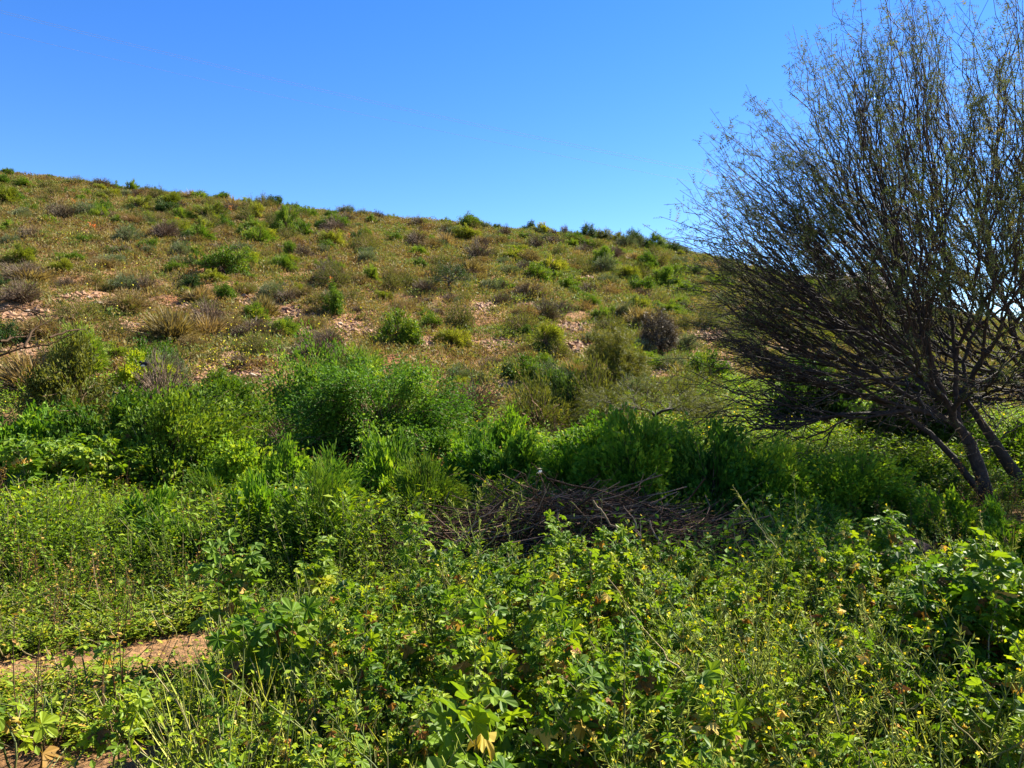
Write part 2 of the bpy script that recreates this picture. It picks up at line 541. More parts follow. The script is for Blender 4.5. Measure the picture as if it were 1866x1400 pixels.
def put_shrub(kind, p, rad, hgt, label, group=None, parts=False, rz=None, sink=.03):
    me = PROTO[kind][random.randrange(3)]
    rz = random.uniform(0, 6.28) if rz is None else rz
    hk = KPAR[kind][1]['h']
    sc = (rad, rad, hgt / hk)
    nm = NAMES[kind]
    cat = 'grass' if kind == 'tussock' else 'shrub'
    loc = (p[0], p[1], p[2] - sink)
    if parts:
        o = empty(nm, loc, rz)
        for n_, q in (('foliage', me[0]), ('stems', me[1])):
            c = bpy.data.objects.new(n_, q)
            COL.objects.link(c)
            c.parent = o
    else:
        o = bpy.data.objects.new(nm, me[2])
        COL.objects.link(o)
        o.location = loc
        o.rotation_euler = (0, 0, rz)
    o.scale = sc
    return tag(o, label, cat, group)

# ------------------------------------------------------------------ tree builder: bottom-up clustering of twig tips
def grow(m, tips, origin, rtip=.004, expo=.47, ts=(.10, .28), seed=0, sag=0, bow=.16, wig=.035, sides=4, last=None):
    r = np.random.default_rng(seed)
    segs = {}
    out = []
    def rec(pos, dirv, idx, lvl):
        n = len(idx)
        rad = rtip * n ** expo
        if n == 1:
            tip = tips[idx[0]]
            L = np.linalg.norm(tip - pos)
            k = 8
            t = np.linspace(0, 1, k)[:, None]
            mid = pos + dirv * L * .5
            P = (1 - t) ** 2 * pos + 2 * t * (1 - t) * (mid * .6 + (pos + tip) / 2 * .4) + t ** 2 * tip
            P[1:-1] += r.normal(0, wig * min(L, 1.2), (k - 2, 3)) * .55
            P[:, 2] += bow * L * np.sin(t[:, 0] * math.pi) * max(0, 1 - abs(dirv[2]) * 1.2)
            segs.setdefault(k, []).append((P, np.linspace(rad, rtip * .35, k)))
            out.append((P, idx[0]))
            return
        c = tips[idx].mean(0)
        f = r.uniform(*ts) * (.16 if n > 1200 else .34 if n > 200 else .55 if n > 40 else 1.0 if n > 6 else 1.25)
        L = np.linalg.norm(c - pos)
        dn = unit(unit(c - pos) * .62 + dirv * .38 + r.normal(0, .05, 3))
        end = pos + dn * L * f
        k = 5
        t = np.linspace(0, 1, k)[:, None]
        P = (1 - t) ** 2 * pos + 2 * t * (1 - t) * (pos + dirv * L * f * .5) + t ** 2 * end
        P[1:-1] += r.normal(0, wig * .35 * L * f, (k - 2, 3))
        rad2 = rtip * max(n * .6, 1) ** expo
        segs.setdefault(k, []).append((P, np.linspace(rad, rad2, k)))
        D = unit(tips[idx] - end)
        D = D - D.mean(0)
        _, _, vt = np.linalg.svd(D, full_matrices=False)
        ax = vt[0] + (vt[1] * r.uniform(-.5, .5) if len(vt) > 1 else 0)
        s = D @ ax
        q = np.quantile(s, r.uniform(.35, .65))
        A, B = idx[s <= q], idx[s > q]
        d2 = unit(P[-1] - P[-2])
        for q_ in (A, B):
            if len(q_): rec(end, d2, q_, lvl + 1)
    rec(np.asarray(origin, float), np.array([0, 0, 1.]) if last is None else unit(np.asarray(last, float)), np.arange(len(tips)), 0)
    for k, L in segs.items():
        P = np.array([a for a, b in L])
        if sag:
            pass
        Rr = np.array([b for a, b in L])
        big = Rr[:, 0] > .02
        if big.any(): tubes(m, P[big], Rr[big], 8, r.uniform(0, 1, big.sum()))
        if (~big).any(): tubes(m, P[~big], Rr[~big], sides, r.uniform(0, 1, (~big).sum()))
    return out

def along(out, r, per, t0, spread):
    """points and tangents along the end twigs"""
    C = np.array([a for a, b in out])
    n, k = C.shape[:2]
    ii = np.repeat(np.arange(n), per)
    K = len(ii)
    tt = t0 + (1 - t0) * r.uniform(0, 1, K)
    f = tt * (k - 1)
    i = np.minimum(f.astype(int), k - 2)
    fr = (f - i)[:, None]
    P = C[ii, i] * (1 - fr) + C[ii, i + 1] * fr + r.normal(0, spread, (K, 3))
    return P, unit(C[ii, i + 1] - C[ii, i]), ii, tt

# ------------------------------------------------------------------ ground sheet
def make_ground():
    us = np.concatenate([np.linspace(-60, -3, 14), np.linspace(-2.6, -1.15, 18), np.linspace(-1.1, 1.1, 230), np.linspace(1.15, 2.6, 18), np.linspace(3, 60, 14)])
    ys = np.concatenate([-np.geomspace(400, 1, 24), np.linspace(0, 9, 60), np.geomspace(9.15, 75, 200), np.geomspace(77, 3000, 40)])
    X, Y = us[None] * np.clip(np.abs(ys[:, None]), 5, 90), np.repeat(ys[:, None], len(us), 1)
    Z = H(X, Y)
    V = np.stack([X, Y, Z], -1).reshape(-1, 3)
    nr, nc = X.shape
    i, j = np.meshgrid(np.arange(nr - 1), np.arange(nc - 1), indexing='ij')
    b = (i * nc + j).ravel()
    Fc = np.concatenate([np.stack([b, b + 1, b + nc + 1], 1), np.stack([b, b + nc + 1, b + nc], 1)])
    o = M().add(V, Fc, .5, 0, True).build('ground', 'soil')
    o['kind'] = 'structure'
make_ground()

# bare, stony patches of the slope: photo x, y, half-width, half-height in photo pixels
BARE = [(40, 575, 60, 28), (160, 545, 60, 12), (235, 600, 42, 16), (345, 560, 40, 8), (455, 555, 30, 14), (525, 572, 34, 14), (640, 600, 40, 16), (690, 610, 20, 10),
        (395, 690, 45, 20), (410, 650, 20, 10), (460, 690, 30, 12), (880, 560, 30, 8), (1035, 600, 35, 12), (1045, 635, 38, 13), (900, 630, 40, 9), (960, 560, 30, 8),
        (1195, 685, 38, 12), (1225, 705, 22, 8), (930, 700, 22, 14), (1320, 668, 24, 10), (1300, 615, 60, 14), (1440, 640, 40, 14), (14, 850, 40, 24), (100, 700, 60, 10), (780, 630, 20, 12),
        (1010, 480, 30, 5), (1070, 510, 30, 5), (750, 445, 30, 4), (870, 470, 20, 4), (560, 610, 20, 12), (1290, 735, 40, 8), (50, 640, 40, 14)]
def to_px(x, y, z):
    return 933 + F * x / y, 700 - F * (z - EYE) / y
def bare(x, y):
    """0..1 how bare the slope is there; the patches are fixed pieces of the terrain"""
    px, py = to_px(x, y, H(x, y))
    b = np.zeros(np.shape(x))
    n = .35 * fnoise(x, y, .9, 21)
    for bx, by, rx, ry in BARE:
        d = ((px - bx) / (rx * 1.0)) ** 2 + ((py - by) / (ry * 1.05)) ** 2
        b = np.maximum(b, np.clip(1.25 - d + 1.9 * n, 0, 1) * .95)
    return b

# ------------------------------------------------------------------ power lines high above the hill
def wire(label, pts, Y0, Y1):
    P = []
    pts = np.array(pts, float)
    co_ = np.polyfit(pts[:, 0], pts[:, 1], 2)
    for px in np.linspace(-900, 2700, 60):
        Y = Y0 + (Y1 - Y0) * (px + 900) / 3600
        py = np.polyval(co_, px)
        P.append(((px - 933) / F * Y, Y, EYE + Y * (700 - py) / F))
    m = M()
    tubes(m, P, .012, 5)
    tag(m.build('power_line', 'wire'), label, 'power line', 'power lines crossing the sky')
mw, tw = new_mat('aluminium_wire')
pw = tw.nodes.new('ShaderNodeBsdfPrincipled')
pw.inputs['Base Color'].default_value = (.25, .30, .40, 1)
pw.inputs['Roughness'].default_value = .5
pw.inputs['Metallic'].default_value = .3
ow = tw.nodes.new('ShaderNodeOutputMaterial')
tw.links.new(pw.outputs[0], ow.inputs[0])
MT['wire'] = mw
wire('uppermost of the three thin wires across the blue sky', [(0, 19), (560, 157), (760, 202), (1250, 304)], 78, 95)
wire('thin wire running just under the uppermost wire in the blue sky', [(0, 23), (560, 161), (760, 206), (1250, 309)], 80, 97)
wire('lowest thin wire in the blue sky, well below the close pair', [(0, 59), (370, 145), (735, 225), (1260, 331)], 84, 101)

# small white cloud low behind the big tree
def cloud():
    m, t = new_mat('cloud_white')
    d = t.nodes.new('ShaderNodeBsdfDiffuse')
    d.inputs[0].default_value = (.95, .95, .97, 1)
    tr = t.nodes.new('ShaderNodeBsdfTranslucent')
    tr.inputs[0].default_value = (.95, .95, .97, 1)
    ms = t.nodes.new('ShaderNodeMixShader')
    o = t.nodes.new('ShaderNodeOutputMaterial')
    t.links.new(d.outputs[0], ms.inputs[1]); t.links.new(tr.outputs[0], ms.inputs[2]); t.links.new(ms.outputs[0], o.inputs[0])
    MT['cloud'] = m
    import bmesh
    bm = bmesh.new()
    bmesh.ops.create_icosphere(bm, subdivisions=4, radius=1)
    V = np.array([v.co[:] for v in bm.verts])
    Fc = np.array([[v.index for v in f.verts] for f in bm.faces])
    bm.free()
    r = np.random.default_rng(5)
    mm = M()
    for k in range(12):
        Vk = V * (1 + .18 * lumps(V, 60 + k, 4))[:, None] * r.uniform(25, 60) * np.array([1.5, 1, .6])
        mm.add(Vk + np.array([r.normal(0, 75), r.normal(0, 30), r.normal(0, 9)]), Fc, .5, 0, True)
    Y = 2600
    tag(mm.build('cloud', 'cloud', loc=((1535 - 933) / F * Y, Y, EYE + Y * (700 - 518) / F)), 'small white cloud low in the sky behind the big dark tree', 'cloud', None, 'structure')
cloud()

# ------------------------------------------------------------------ the two big thorn trees on the right
def crown_tips(seed, n, Rel, org, left=1.0, front=.62, back=.9, right=1.0, elmin=-2, w_low=.22, ncl=95, reach=(.68, 1.06)):
    """ends of the twigs: sheaves of twigs, each sheaf with its own reach, so the outline is ragged"""
    r = np.random.default_rng(seed)
    cl = []
    while len(cl) < ncl:
        az = r.uniform(0, math.tau)
        sel = r.uniform(math.sin(math.radians(elmin)), 1)
        el = math.degrees(math.asin(sel))
        if el < 24 and r.random() > w_low * (.25 + .75 * max(el, 0) / 24): continue
        if math.cos(az) > 0 and r.random() > right: continue
        cl.append((np.array([math.cos(az) * math.cos(math.radians(el)), math.sin(az) * math.cos(math.radians(el)), sel]), r.uniform(*reach), r.uniform(.4, 1.6)))
    wt = np.array([c[2] for c in cl]); wt /= wt.sum()
    out = []
    for k in r.choice(ncl, n, p=wt):
        c, m_, _ = cl[k]
        D = unit(c + r.normal(0, .15, 3))
        el = math.degrees(math.asin(np.clip(D[2], -1, 1)))
        if el < elmin - 4: continue
        R = np.interp(el, *Rel) * m_
        h = math.cos(math.radians(el)) + 1e-6
        cx, cy = D[0] / h, D[1] / h
        dx = left if cx < 0 else max(right, .4)
        dy = front if cy < 0 else back
        q = math.sqrt((cx * dx) ** 2 + (cy * dy) ** 2)
        R *= q * h * h + 1 - h * h
        R *= 1 - .5 * r.random() ** 2.4
        if r.random() < .03: R *= 1.10
        out.append(np.array(org) + D * R)
    return np.array(out)

def thorn_tree(name, label, base, forkp, tips, seed, per=26, group=None, trunk_bend=.0, feather_L=.12, t0=.15, lowbare=True, leafmat='feather', rtip=.0042, expo=.47, extra=None, cat='tree'):
    r = np.random.default_rng(seed)
    root = empty(name, tuple(base))
    base = np.array(base, float)
    tips = tips - base
    fk = np.array(forkp, float) - base
    m = M()
    out = grow(m, tips, fk, rtip=rtip, expo=expo, seed=seed, last=unit(fk) + np.array([0, 0, .2]), wig=.075 if lowbare else .035)
    rt = rtip * len(tips) ** expo
    t = np.linspace(0, 1, 8)[:, None]
    P = t * fk + np.array([0, 0, -.25]) * (1 - t) + np.stack([np.sin(t[:, 0] * 3.1) * .05, 0 * t[:, 0], 0 * t[:, 0]], 1)
    P[-1] = fk
    trunk = M()
    tubes(trunk, P, (rt * np.array([1.4, 1.22, 1.1, 1.04, 1.0, 1.0, 1.0, .98]))[None], 10)
    if extra is not None:
        for q, rr in extra:
            tubes(trunk, np.array(q) - base, np.array(rr), 8)
    trunk.build('trunk', 'bark', root)
    # feathery leaves along the outer twigs, fewer low in the crown
    P, Tn, ii, tt = along(out, r, per, t0, .035)
    hz = P[:, 2] - fk[2]
    el = np.degrees(np.arcsin(np.clip(hz / (np.linalg.norm(P - fk, axis=1) + 1e-6), -1, 1)))
    keep = np.ones(len(P), bool)
    if lowbare:
        full = np.clip(r.normal(.7, .5, len(out)), .05, 1.3)
        keep = r.random(len(P)) < np.clip((el - 18) / 36, .05, 1) * (.25 + .75 * tt) * full[ii]
    P, Tn, tt = P[keep], Tn[keep], tt[keep]
    D = unit(Tn * .35 + unit(r.normal(0, 1, P.shape)) * .8 + np.array([0, 0, -.25]))
    fo = M()
    scat(fo, FEATHER, P, orient(D, roll=r.uniform(-1.2, 1.2, len(P)), r=r), feather_L * r.uniform(.6, 1.3, len(P)), np.clip(r.normal(.45, .24, len(P)), 0, 1))
    fo.build('foliage', leafmat, root)
    if lowbare:      # pale dead twigs caught among the limbs
        dt = M()
        K = 130
        c = fk * .9 + (tips[r.integers(0, len(tips), K)] - fk) * r.uniform(.2, .75, (K, 1))
        d = unit(r.normal(0, 1, (K, 3)) * [1, 1, .5]) * r.uniform(.15, .5, (K, 1))
        t5 = np.linspace(0, 1, 6)
        Q = c[:, None] + d[:, None] * t5[None, :, None] + np.cumsum(r.normal(0, .018, (K, 6, 3)), 1)
        tubes(dt, Q, np.linspace(.006, .0025, 6)[None], 4, r.uniform(.6, 1, K))
        m.join(dt, 1)
    m.build('branches', ['bark', 'twig'], root)
    tag(root, label, cat, group)
    return root

def P3(px, py, Y):
    return np.array([(px - 933) / F * Y, Y, EYE + Y * (700 - py) / F])
YA = 9.2
RelA = ([-10, 0, 8, 18, 26, 33, 40, 50, 60, 70, 90], [3.2, 3.3, 3.7, 4.0, 4.4, 4.9, 5.0, 4.9, 5.2, 5.8, 6.5])
baseA = at(1806, YA)
forkA = P3(1766, 808, YA)
tipsA = crown_tips(3, 1050, RelA, forkA, right=.3, w_low=.38)
gA = 'dark thorn trees at the right edge'
# a few long low limbs reaching out to the left
low = []
rl = np.random.default_rng(9)
for (px, py, Y) in [(1235, 805, 9.0), (1330, 745, 8.6), (1290, 770, 9.4), (1385, 700, 8.9), (1420, 830, 8.7), (1300, 660, 9.3), (1250, 700, 9.1), (1360, 790, 9.6), (1330, 620, 8.8)]:
    for _ in range(9):
        low.append(P3(px, py, Y) + rl.normal(0, .16, 3) * np.array([1.6, 1.6, .7]))
for (px, py, Y, n_) in [(1185, 398, 9.0, 14), (1215, 440, 8.7, 34), (1250, 330, 9.5, 34), (1272, 270, 9.0, 34), (1300, 222, 9.2, 24), (1330, 330, 9.3, 50), (1376, 180, 9.0, 26), (1400, 250, 9.6, 50), (1465, 82, 9.2, 40), (1500, 60, 9.6, 30),
                        (1575, 45, 9.0, 40), (1240, 490, 9.0, 50), (1250, 545, 8.6, 50), (1262, 600, 9.3, 44), (1300, 650, 8.9, 30), (1320, 560, 9.6, 50), (1290, 420, 8.5, 50), (1660, -20, 9.2, 40)]:
    for _ in range(n_):
        q = P3(px, py, Y) + rl.normal(0, .16, 3)
        if rl.random() < .42: continue
        low.append(forkA + (q - forkA) * (1 - .35 * rl.random() ** 2))
thorn_tree('thorn_tree', 'big dark thorn tree fanning out from a forked trunk in the weeds at right', baseA, forkA, np.concatenate([tipsA, low]), 31, per=42, group=gA, rtip=.0068, expo=.33,
           extra=[([baseA + [-.05, 0, .1], P3(1772, 880, YA), P3(1738, 835, YA), P3(1695, 790, YA), P3(1640, 750, YA), P3(1560, 715, YA)], [.055, .045, .040, .034, .026, .012])])
YB = 10.2
baseB = at(2010, YB)
forkB = P3(1975, 800, YB)
RelB = ([-10, 0, 10, 20, 30, 50, 90], [3.2, 3.4, 3.8, 4.6, 5.4, 6.4, 7.4])
tipsB = crown_tips(4, 1900, RelB, forkB, left=.98, right=.7, w_low=.9, ncl=120, elmin=0)
thorn_tree('thorn_tree', 'second thorn tree, its slim stems slanting in from the right edge behind the first', baseB, forkB, tipsB, 32, per=42, group=gA, rtip=.0068, expo=.33,
           extra=[([baseB + [-.1, -.1, -.1], P3(1925, 960, YB - .3), P3(1868, 890, YB - .3), P3(1830, 835, YB - .3), P3(1795, 780, YB - .2), P3(1740, 700, YB)], [.13, .11, .09, .075, .055, .02])])

# ------------------------------------------------------------------ small trees and tall bushes of the middle distance
def small_tree(label, px, Y, base_py, wpx, hpx, n, leafmat, seed, name='small_tree', per=30, L=.06, flat=1.0, trunk=.22, group=None, cat='tree', t0=.2, rtip=.004):
    b = P3(px, base_py, Y)
    b[2] = float(H(b[0], b[1]))
    r = np.random.default_rng(seed)
    W, Hh = wpx / F * Y / 2, hpx / F * Y
    D = r.normal(0, 1, (n, 3)); D[:, 2] = np.abs(D[:, 2]) * flat
    D = unit(D)
    f = (1 + .22 * lumps(D, seed)) * (1 - .5 * r.random(n) ** 2)
    tips = b + np.array([0, 0, Hh * trunk]) + D * f[:, None] * np.array([W, W, Hh * (1 - trunk)])
    fk = b + np.array([r.normal(0, .05), 0, Hh * trunk])
    return thorn_tree(name, label, b, fk, tips, seed, per=per, feather_L=L, t0=t0, lowbare=False, leafmat=leafmat, rtip=rtip, expo=.42, group=group, cat=cat)
small_tree('low spreading thorn tree with a thin tangled olive crown behind the bright green thicket', 1192, 12.5, 800, 320, 165, 260, 'olive', 51, per=40, L=.075, trunk=.30, flat=.5)
small_tree('dark grey bare-looking small tree standing alone on the slope left of the big tree', 1200, 24, 612, 84, 84, 260, 'brown', 52, per=26, L=.12, trunk=.12, rtip=.007)
small_tree('sparse grey-green small tree in the middle of the slope', 823, 30, 536, 96, 70, 140, 'dark', 53, per=14, L=.12, trunk=.2, rtip=.007)
small_tree('dark olive twiggy tree above the red gully', 1122, 18, 700, 120, 120, 300, 'olive', 54, per=40, L=.11, trunk=.1)
small_tree('dark green tree growing at the foot of the hill below the cloud', 1610, 30, 700, 120, 60, 120, 'dark', 57, per=40, L=.16, trunk=.12)
sk = 'trees standing on the skyline'
for k, (px, py, wd, ht, mt, lb) in enumerate([
    (1072, 436, 34, 30, 'dark', 'leftmost and darkest of the skyline trees'), (1100, 439, 32, 26, 'olive', 'skyline tree close right of the darkest one'),
    (1126, 441, 26, 28, 'olive', 'thin see-through skyline tree'), (1155, 446, 44, 36, 'dark', 'broad dark green skyline tree'),
    (1196, 452, 44, 36, 'bush', 'rounded green skyline tree nearest to the big thorn tree'), (1230, 462, 34, 26, 'dark', 'low skyline tree touching the twigs of the big tree')]):
    p = place(px, py + 4)
    small_tree(lb, px, min(p[1], 55), py, wd, ht, 60, mt, 60 + k, name='skyline_tree', per=26, L=.26, trunk=.12, group=sk, rtip=.012)

# willowy shrub in the centre: long arching shoots
def willow_shrub(label, px, Y, wpx, hpx, seed, mat='willow', n=420, per=60, L=.045, name='willowy_shrub', h=.95, tplL=True, lift=0, minel=.05, **kw):
    p = at(px, Y)
    opts = dict(droop=.10, upr=.55, lump=.30, t0=.42, spread=.05, along=.5, clump=46)
    opts.update(kw)
    W = wpx / F * Y / 2
    st, fo = shrub(seed, n=n, h=1.0, per=per, L=L * 1.15 / W, tpl=LEAF if tplL else NARROW, rs=.0035, minel=minel, power=.9, **opts)
    o = empty(name, (p[0], p[1], p[2] - .02))
    fo.build('foliage', mat, o)
    if lift:      # woody legs that carry the arching crown over a hollow
        r = np.random.default_rng(seed)
        K = 16
        a_ = r.uniform(0, 6.28, K)
        e_ = np.stack([np.cos(a_) * .38, np.sin(a_) * .38, np.full(K, .25)], 1)
        b_ = np.stack([np.cos(a_) * .12, np.sin(a_) * .12, np.full(K, -lift * 1.4 / (hpx / F * Y))], 1)
        tubes(st, b_[:, None] + (e_ - b_)[:, None] * np.linspace(0, 1, 5)[None, :, None] + r.normal(0, .012, (K, 5, 3)), np.linspace(.022, .010, 5)[None], 5, .2)
        o.location.z += lift
    st.build('stems', 'twig', o)
    o.scale = (W, W * .9, hpx / F * Y)
    return tag(o, label, 'shrub')
willow_shrub('large willowy green shrub with arching shoots over a dark hollow, in the centre', 690, 10.4, 400, 185, 71, n=700, per=90, lump=.32, clump=64, csig=.10, t0=.5, droop=.26, minel=.12, lift=.14)
willow_shrub('left shoulder of willowy green shrubs leaning on the large central one', 590, 12.4, 230, 200, 72, n=300, per=60)
willow_shrub('dense leafy green shrub mass left of the centre', 320, 9.0, 330, 210, 73, n=500, per=52, mat='bush', L=.05)
willow_shrub('green leafy shrub between the mallow clump and the leafy mass', 215, 9.9, 250, 190, 74, n=340, per=46, mat='bush', L=.05)
willow_shrub('broad leafy shrub at the left edge above the mallow clump', 60, 9.9, 240, 150, 75, n=240, per=40, mat='under', L=.075, name='broad_leaved_shrub', droop=.1)
willow_shrub('yellow-green feathery shrub under the tall pencil-stemmed bush', 262, 14.2, 110, 85, 76, n=260, per=44, mat='weed', L=.05)
willow_shrub('bright green thicket with upright shoots right of the centre', 1085, 8.9, 260, 118, 77, n=380, per=52, mat='under', L=.05, droop=.0, name='green_thicket')
willow_shrub('bright green thicket beneath the tangled thorn tree', 1230, 8.8, 280, 118, 78, n=360, per=52, mat='under', L=.05, droop=.0, name='green_thicket')
willow_shrub('shaded green thicket right of the brush pile', 1370, 8.3, 250, 100, 79, n=340, per=46, mat='under', L=.05, droop=.0, name='green_thicket')
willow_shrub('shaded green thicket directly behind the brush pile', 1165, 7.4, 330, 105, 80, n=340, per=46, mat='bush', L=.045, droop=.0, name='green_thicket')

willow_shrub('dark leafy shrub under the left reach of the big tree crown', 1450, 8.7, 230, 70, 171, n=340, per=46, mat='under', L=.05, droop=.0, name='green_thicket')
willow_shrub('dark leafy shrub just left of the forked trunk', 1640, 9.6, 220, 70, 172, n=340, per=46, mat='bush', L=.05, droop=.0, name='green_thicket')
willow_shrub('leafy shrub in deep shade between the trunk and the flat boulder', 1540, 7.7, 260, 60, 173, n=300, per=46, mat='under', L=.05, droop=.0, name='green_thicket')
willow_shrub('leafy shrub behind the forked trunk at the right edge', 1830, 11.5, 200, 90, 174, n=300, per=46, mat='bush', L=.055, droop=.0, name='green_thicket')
willow_shrub('bright leafy shrub between the central willowy shrub and the right thickets', 915, 9.4, 170, 110, 175, n=260, per=46, mat='under', L=.05, droop=.0, name='green_thicket')
willow_shrub('low leafy shrub at the right foot of the central willowy shrub', 820, 9.8, 200, 100, 176, n=260, per=46, mat='willow', L=.045)
willow_shrub('leafy shrub in front of the green shrub mass left of the centre', 450, 8.6, 210, 130, 177, n=300, per=50, mat='under', L=.045)
willow_shrub('bushy shrub behind the left mallow clump', 130, 12.6, 210, 150, 178, n=300, per=50, mat='olive', L=.055)
willow_shrub('dark rounded shrub behind the green shrub mass on the left', 400, 12.8, 180, 120, 179, n=280, per=46, mat='bush', L=.05)
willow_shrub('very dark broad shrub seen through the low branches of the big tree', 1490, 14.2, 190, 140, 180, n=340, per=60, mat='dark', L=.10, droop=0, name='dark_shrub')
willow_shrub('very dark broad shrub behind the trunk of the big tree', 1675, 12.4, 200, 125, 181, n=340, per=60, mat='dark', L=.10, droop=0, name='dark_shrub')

for k, (px, Y, wd, ht) in enumerate([(35, 7.0, 150, 50), (150, 6.7, 150, 60), (280, 6.4, 170, 90), (400, 7.3, 180, 110), (520, 7.9, 160, 100), (600, 7.0, 190, 120), (700, 7.8, 170, 110), (770, 7.1, 170, 110), (860, 8.2, 160, 100),
                                     (330, 6.2, 160, 90), (470, 6.3, 190, 120), (570, 6.0, 200, 140), (940, 7.9, 150, 90), (1000, 7.5, 140, 80), (80, 6.4, 150, 80), (1480, 6.9, 200, 90), (1750, 6.9, 220, 110), (1640, 7.6, 190, 70), (1840, 6.3, 200, 120)]):
    o = willow_shrub('knee-high feathery clump of weeds in the green band before the hill', px, Y, wd, ht * (1.3 if 200 < px < 900 else 1), 500 + k, n=150, per=44, mat=['under', 'willow', 'under', 'bush'][k % 4], L=.040, tplL=k % 2 == 0, droop=0, upr=.8, along=.75, clump=26, minel=.25, name='weed_clump')
    o['group'] = 'weed clumps of the green band before the hill'
    o['category'] = 'weed clump'

for px, Y, wd, ht, mt, lb in [(1030, 7.8, 230, 175, 'under', 'leafy green thicket rising behind the left half of the brush pile'), (1160, 7.5, 260, 200, 'under', 'tallest green thicket, rising behind the middle of the brush pile'),
                              (1290, 7.5, 260, 190, 'willow', 'feathery green thicket rising behind the right end of the brush pile'), (1410, 7.6, 240, 158, 'under', 'green thicket sloping down right of the brush pile'),
                              (1540, 7.7, 240, 128, 'under', 'low green thicket in the shade left of the flat dark boulder'), (925, 8.0, 180, 130, 'willow', 'sunny leafy thicket between the central willowy shrub and the brush pile')]:
    willow_shrub(lb, px, Y, wd, ht, 600 + px, n=380, per=56, mat=mt, L=.045, droop=.0, upr=.8, along=.6, clump=50, name='green_thicket')

# tall pencil-stemmed bush on the left
def pencil_bush(label, px, Y, wpx, hpx, seed, mat='bright', n=420):
    p = at(px, Y)
    W, Hh = wpx / F * Y / 2, hpx / F * Y
    st, fo = shrub(seed, n=n, h=1.0, per=30, L=.10, tpl=NARROW, spread=.05, along=.93, lump=.2, upr=.7, t0=.25, minel=.25, rs=.008)
    o = empty('pencil_bush', tuple(p))
    fo.build('foliage', mat, o)
    st.build('stems', 'stem', o)
    o.scale = (W, W, Hh)
    return tag(o, label, 'shrub')
pencil_bush('tall bright green pencil-stemmed bush at the left, casting a dark shadow', 148, 14.8, 110, 125, 81)
pencil_bush('upright dark green bush above the central willowy shrub', 735, 15.0, 70, 70, 82, 'bush', 260)

